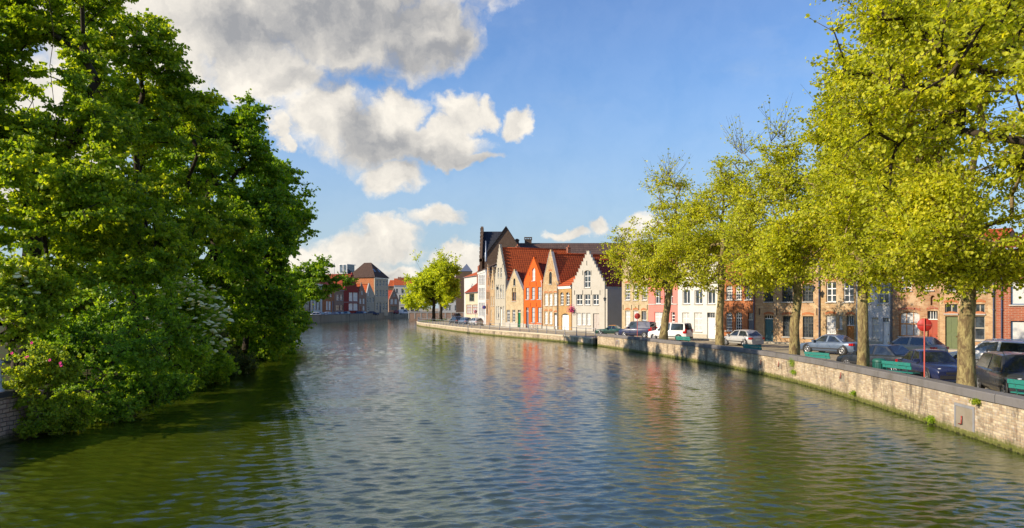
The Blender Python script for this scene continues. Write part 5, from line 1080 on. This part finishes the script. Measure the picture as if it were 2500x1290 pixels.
car('black-blue sedan with red tail lamps behind the ribbed green bin', at(2150, 39.2), math.atan2(.88, -.42), BLACK, L=4.5, W=1.76, H=1.40, zs=.88, ws=1.0, rf=.3, rr=-.85, rb=-1.45, hood=.74, tail=.92)
car('champagne hatchback with wide rear lamps in front of the brown brick house', at(2222, 49), aF + .1, BEIGE, L=4.2, W=1.76, H=1.46, zs=.92, ws=1.05, rf=.35, rr=-1.3, rb=-1.85, hood=.78, tail=.90)
car('glossy navy sedan nose-on between the red sign pole and the thick plane trunk', at(2276, 34.0), math.atan2(-.99, -.12), NAVY, L=4.45, W=1.72, H=1.40, zs=.88, ws=.75, rf=.15, rr=-1.0, rb=-1.55, hood=.76, tail=.88)
car('white estate car with roof rails parked by the olive door', at(2425, 41.5), aF + .25, WHITE, L=4.5, W=1.78, H=1.50, zs=.92, ws=1.05, rf=.35, rr=-1.75, rb=-2.08, hood=.78, tail=.92, rails=1)
car('dark grey MPV with door mirrors and roof bars beside the thickest plane trunk', at(2484, 28.0), math.atan2(-.96, -.28), DGREY, L=4.5, W=1.84, H=1.60, zs=.98, ws=1.15, rf=.45, rr=-1.65, rb=-2.08, hood=.88, tail=1.0, rails=2, wheel=.33)
# --- farther cars
car('silver-grey hatchback parked rear-on by the slim sandy house', (-6.9, 140, SZ + .004), math.atan2(.9, -.45), SILV, L=3.9, H=1.48)
car('grey-green hatchback, second in the line from the slim sandy house', (-9.4, 147, SZ + .004), math.atan2(.9, -.45), SLATE, L=4.0, H=1.46)
car('black estate, third in the line near the tall white house', (-11.7, 154, SZ + .004), math.atan2(.9, -.45), BLACK, L=4.3, H=1.48)
car('navy car nose to the red framed corner house', (-11.5, 163, SZ + .004), math.atan2(.9, .3), NAVY, L=4.0, H=1.5)
car('brown-black off-road car driving off round the bend past the lone tree', (-15.6, 207, SZ + .004), math.atan2(.95, -.3), DGREY, L=4.4, H=1.8, W=1.8, zs=1.05, hood=.95, tail=1.05, rr=-1.9, rb=-2.1)
tea = paint('teal_paint', (.02, .12, .13)); far_lab = ['teal hatchback, first of the far quay line beside the pinkish shop', 'white sedan before the low white house on the far quay', 'navy sedan close to the white sedan on the far quay', 'blue-grey car between two navy cars on the far quay', 'navy hatchback in the middle of the far quay line', 'dark blue estate before the pinkish brown house on the far quay', 'teal-blue car before the deep red wall on the far quay', 'navy estate with arched roof before the white banded red house', 'grey car before the small cream gable on the far quay', 'dark navy sedan before the tall stone house, last of the far line']
cols = [tea, WHITE, NAVY, SLATE, NAVY, NAVY, tea, NAVY, SLATE, NAVY]
base_pts = [(738, 205), (766, 212), (784, 219), (802, 226), (816, 233), (832, 241), (848, 249), (872, 257), (888, 266), (911, 275)]
for i, ((px, Z), lab) in enumerate(zip(base_pts, far_lab)):
    p = gp(px, Z, 1.455); c_ = car(lab, tuple(p), math.atan2(.97, .15) + (math.pi if i % 3 == 1 else 0) - (.9 if i in (1, 7, 9) else 0), cols[i], L=4.3, W=1.76, H=1.46 + (i % 4) * .03)
    c_['group'] = 'cars parked on the far quay'
car('white delivery van before the long white building', tuple(gp(988, 300, 1.455)), math.atan2(.1, 1), WHITE, L=4.8, W=1.9, H=2.1, zs=1.15, ws=1.3, rf=.8, rr=-2.2, rb=-2.35, hood=1.0, tail=1.1, box='van', cat='van', kind='parked_van')['group'] = 'cars parked on the far quay'
car('maroon van parked nose to tail with the white delivery van', tuple(gp(974, 312, 1.455)), math.atan2(.1, 1), paint('maroon_paint', (.16, .02, .03)), L=4.4, W=1.8, H=1.8, zs=1.05, ws=1.1, rf=.6, rr=-1.9, rb=-2.1, hood=.9, tail=1.0, box='van', cat='van', kind='parked_van')['group'] = 'cars parked on the far quay'
# ------------------------------------------------ street furniture
BENCH = wear('turquoise_bench_paint', (.02, .19, .155), .5, k=.7, scale=9); BGREEN = wear('dark_green_paint', (.012, .10, .08), .45)
def bench(label, px, Z, ang, copy_of=None):
    if copy_of:
        o = copy_tree(copy_of); o['label'] = label; o.location = tuple(gp(px, Z, SZ)); o.rotation_euler = (0, 0, ang); return o
    root = empty('park_bench', tuple(gp(px, Z, SZ)), ang, label=label, cat='bench', group='turquoise benches along the quay wall')
    for i in range(2):
        m = MB(); z = .60 + i * .16; m.box(-.9, .26 + i * .05, z, .9, .295 + i * .05, z + .145); m.build('back_slat', BENCH, root)
    m = MB()
    for i in range(3): m.box(-.9, -.20 + i * .145, .43, .9, -.07 + i * .145, .465)
    m.build('seat', BENCH, root)
    lm = MB(); lm.tube([(0, -.2, 0), (0, -.12, .42), (0, .22, .42)], .025, 6).tube([(0, .36, .0), (0, .20, .42), (0, .26, .60), (0, .335, .88)], .025, 6)
    l1 = lm.build('leg', BGREEN, root); l1.location = (-.62, 0, 0); l2 = l1.copy(); COL.objects.link(l2); l2.location = (.62, 0, 0)
    return root
aw = R(90) + .06
b1 = bench('turquoise bench before the white house, farthest of the benches', 1674, 63, R(118))
bench('turquoise bench behind the wall below the silver hatchback', 1845, 49.2, R(112), b1); bench('turquoise bench between the dark leaning tree and the straight plane tree', 2005, 40.6, R(112), b1)
bench('turquoise bench beside the ribbed green bin', 2200, 33.6, R(105), b1); bench('turquoise bench cut off at the picture edge beside the dark MPV', 2536, 24.6, R(100), b1)
tb = empty('litter_bin', tuple(gp(2147, 34.6, SZ)), label='round dark green litter bin with vertical ribs beside a turquoise bench', cat='bin')
m = MB(); m.lathe([(0, .02), (.25, .02), (.27, .1), (.29, .78), (.29, .8), (0, .8)], 24)
for k in range(20): m.box(.28, -.022, .08, .305, .022, .78, 0, Matrix.Rotation(2 * math.pi * k / 20, 4, 'Z'))
m.build('barrel', BGREEN, tb); m = MB(); m.lathe([(.30, .80), (.32, .82), (.32, .86), (.26, .95), (.12, .98), (0, .985)], 24); m.build('lid', BGREEN, tb)
SIGN_R = wear('red_sign_back', (.40, .02, .015), .5, k=.5); POLE_R = wear('red_pole_paint', (.55, .10, .07), .5, k=.4); BLUE_S = mat('blue_sign', (.02, .05, .30), .4)
def sign(label, p, h, r, disc, pole, group='round road signs', bar=True, ring=None):
    root = empty('road_sign', p, math.atan2(p[1], p[0]) - R(90), label=label, cat='road sign', group=group)
    m = MB(); m.lathe([(.028, 0), (.028, h + r)], 10); m.lathe([(0, h + r), (.028, h + r)], 10); m.build('pole', pole, root)
    m = MB(); mt = Matrix.Translation((0, .05, h)) @ Matrix.Rotation(R(90), 4, 'X'); m.lathe([(0, 0), (r, 0), (r + .008, .01), (r, .022), (0, .022)], 28, 0, mt); m.build('disc', disc, root)
    if bar: m = MB(); m.box(-r * .93, .012, h - .02, r * .93, .026, h + .02); m.build('bracket', M['red_frame'], root)
    if ring:
        m = MB(); m.lathe([(r * .78, .023), (r * .98, .023), (r * .98, .03), (r * .78, .03)], 28, 0, mt); m.build('ring', ring, root)
sign('red round sign on a red pole in front of the glossy navy sedan', tuple(gp(2257, 29.8, SZ)), 2.66, .26, SIGN_R, POLE_R)
sign('small red round sign on a thin red pole in front of the dark navy van', tuple(gp(1556, 76, SZ)), 2.5, .30, SIGN_R, POLE_R)
sign('blue round sign with red ring beside the slim dark brick house', tuple(gp(1182, 131, SZ)), 3.45, .33, BLUE_S, M['lead'], bar=False, ring=SIGN_R)
sign('faded pinkish round sign by the cars at the street bend', tuple(gp(1161, 150, SZ)), 2.6, .33, mat('faded_pink_sign', (.42, .10, .12), .5), M['lead'], bar=False)
# lanterns, flower basket, bicycle
def lantern(label, p, ang):
    root = empty('wall_lantern', p, ang, label=label, cat='lantern', group='wall lanterns')
    m = MB(); m.tube([(0, 0, -.15), (0, -.25, .0), (0, -.55, .12), (0, -.7, .05)], .02, 6).tube([(0, 0, -.5), (0, -.3, -.25), (0, -.5, .08)], .012, 5); m.build('bracket', M['iron'], root)
    m = MB(); m.lathe([(.0, .42), (.03, .40), (.06, .30), (.23, .16), (.24, .12), (.2, .12)], 6, 0, Matrix.Translation((0, -.7, .02)), False); m.build('hood', M['iron'], root)
    m = MB(); m.lathe([(.19, .12), (.12, -.22), (0, -.24)], 6, 0, Matrix.Translation((0, -.7, .02)), False); m.build('lamp_glass', M['glass_b'], root)
def on_house(k, u, z): return k
lantern('black wall lantern at the corner of the pale stepped house', (12.7, 99.6, 5.3), math.atan2(-5.5, 3.95) + .6)
q = gp(1993, 67.2); lantern('black wall lantern beside the downpipe between two brick houses', (q.x, q.y, 5.9), FOOT[-1][2].rotation_euler.z if False else R(-45))
q = gp(1223, 130.6); lantern('black wall lantern on the tall grey stone house', (q.x, q.y, 7.6), R(-62))
q = gp(1394.5, 105.0, pz(755, 105)); fb = empty('flower_basket', tuple(q), label='hanging basket of red flowers between the narrow ochre house and the stepped house', cat='basket')
m = MB(); m.lathe([(0, -.35), (.2, -.25), (.28, 0), (0, .02)], 12).tube([(0, 0, 0), (0, 0, .5), (.3, .3, .6)], .015, 5); m.build('basket', M['iron'], fb)
rs = np.random.RandomState(4); P = rs.normal(0, .22, (260, 3)) * [1, 1, 1.3]; leaves_mesh('blossoms', P, P, .14, ROSE, fb, rs, False, .3, kind='stuff')
bk = empty('bicycle', tuple(gp(1304, 113.2, SZ)), R(-50), label='dark bicycle leaning against the orange house', cat='bicycle')
for x in (-.52, .52):
    m = MB(); m.tube([(x + .33 * math.cos(a), 0, .34 + .33 * math.sin(a)) for a in [2 * math.pi * i / 20 for i in range(21)]], .022, 5, cap=False)
    wl = m.build('wheel', M['rubber'], bk); m = MB()
    for i in range(8): a = math.pi * i / 8; m.tube([(x - .32 * math.cos(a), 0, .34 - .32 * math.sin(a)), (x + .32 * math.cos(a), 0, .34 + .32 * math.sin(a))], .004, 3)
    m.build('spokes', M['chrome'], wl)
m = MB(); m.tube([(-.52, 0, .34), (-.08, 0, .32), (.36, 0, .82), (-.2, 0, .80), (-.08, 0, .32)], .02, 6).tube([(-.52, 0, .34), (-.2, 0, .8)], .014, 5).tube([(.52, 0, .34), (.36, 0, .9)], .018, 6); m.build('frame', M['red_frame'], bk)
m = MB(); m.tube([(.2, -.28, 1.02), (.36, -.2, 1.04), (.36, .2, 1.04), (.2, .28, 1.02)], .014, 5); m.build('handlebar', M['chrome'], bk)
m = MB(); m.box(-.34, -.08, .90, -.08, .08, .95).tube([(-.2, 0, .8), (-.21, 0, .92)], .014, 5); m.build('saddle', M['trim'], bk)
# pale relief plaque of the white house and small far bollards
q = gp(1735, 77.0)
for i, (px, Z) in enumerate(((1101, 168), (1128, 172))):
    b_ = empty('bollard', tuple(gp(px, Z, SZ)), label=('thin grey bollard beside the kerb near the lone tree', 'thin grey bollard near the black estate')[i], cat='bollard')
    m = MB(); m.lathe([(.09, 0), (.08, .8), (.11, .85), (.09, .98), (0, 1.02)], 10); m.build('shaft', M['sill'], b_)
# green verge under the lone tree
vg = MB(); vg.prism([(-22.4, 178), (-19.2, 176), (-17.8, 186), (-18.4, 205), (-19.6, 222), (-21.0, 221), (-22.9, 205), (-23.2, 190)], SZ - .1, SZ + .12); vg.build('tree_verge', mat('verge_grass', (.10, .12, .015), .95), kind='structure')
# old stone wall with iron railing post at the near end of the wooded bank
sw = empty('old_stone_wall', (-15.6, 22, 0), label='old crumbling stone wall with black coping below the creeper', cat='wall')
WL = resample([(-16.6, 4), (-16.1, 15), (-15.75, 22.6), (-15.75, 25.0)], 1.0)
def ston(g, b):
    uv = wall_uv(g); uv = g.vm('ADD', uv, g.vm('MULTIPLY', g.noise(uv, 2.2, 4, .6).outputs['Color'], (.22, .10, 0))); br = g.new('ShaderNodeTexBrick', {'Vector': uv, 'Color1': (.56, .40, .28, 1), 'Color2': (.42, .29, .21, 1), 'Mortar': (.14, .11, .08, 1), 'Scale': 1.0, 'Mortar Size': .016, 'Brick Width': .34, 'Row Height': .14, 'Mortar Smooth': .4})
    n = g.noise(uv, 2.4, 6, .75).outputs[0]; c = g.mix(g.ss(n, .45, .65, 0, .7), br.outputs[0], (.30, .16, .13, 1)); sp = g.new('ShaderNodeSeparateXYZ', {0: obj_co(g)})
    c = g.mix(g.ss(g.m('ADD', sp.outputs[2], g.m('MULTIPLY', n, -.4)), -.1, .15, .9, 0), c, (.05, .06, .01, 1)); g.l.new(c, b.inputs['Base Color']); bump(g, b, g.m('ADD', n, g.m('MULTIPLY', br.outputs[1], -1)), .9, .05)
m = sweep(WL, [(0, -1), (0, 1.42), (-.5, 1.42), (-.5, -1)]); localise(m.build('wall_face', mat('old_stone', (.4, .3, .2), .9, fn=ston)), sw)
m = sweep(resample([(-16.6, 4), (-16.1, 15), (-15.75, 22.6)], 1.0) + [Vector((-15.76, 24.0))], [(.05, 1.423), (.05, 1.60), (-.55, 1.60), (-.55, 1.423)]); localise(m.build('coping', wear('black_coping', (.05, .045, .045), .7)), sw)
rp = empty('railing_post', (-15.95, 22.9, 1.60), R(-88), label='ornate pale grey iron railing post with short rails on the old stone wall', cat='railing')
PALE = wear('pale_grey_paint', (.42, .45, .47), .5)
m = MB(); m.lathe([(.16, 0), (.16, .06), (.10, .10), (.085, .30), (.11, .34), (.11, .38), (.07, .44), (.062, .80), (.09, .84), (.09, .88), (.05, .92), (.07, .98), (0, 1.04)], 14); m.build('post', PALE, rp)
for z in (.46, .90): m = MB(); m.tube([(-.22, 0, z), (0, 0, z), (.7, 0, z)], .032, 8); m.build('rail', PALE, rp)
print('objects', len(bpy.data.objects))
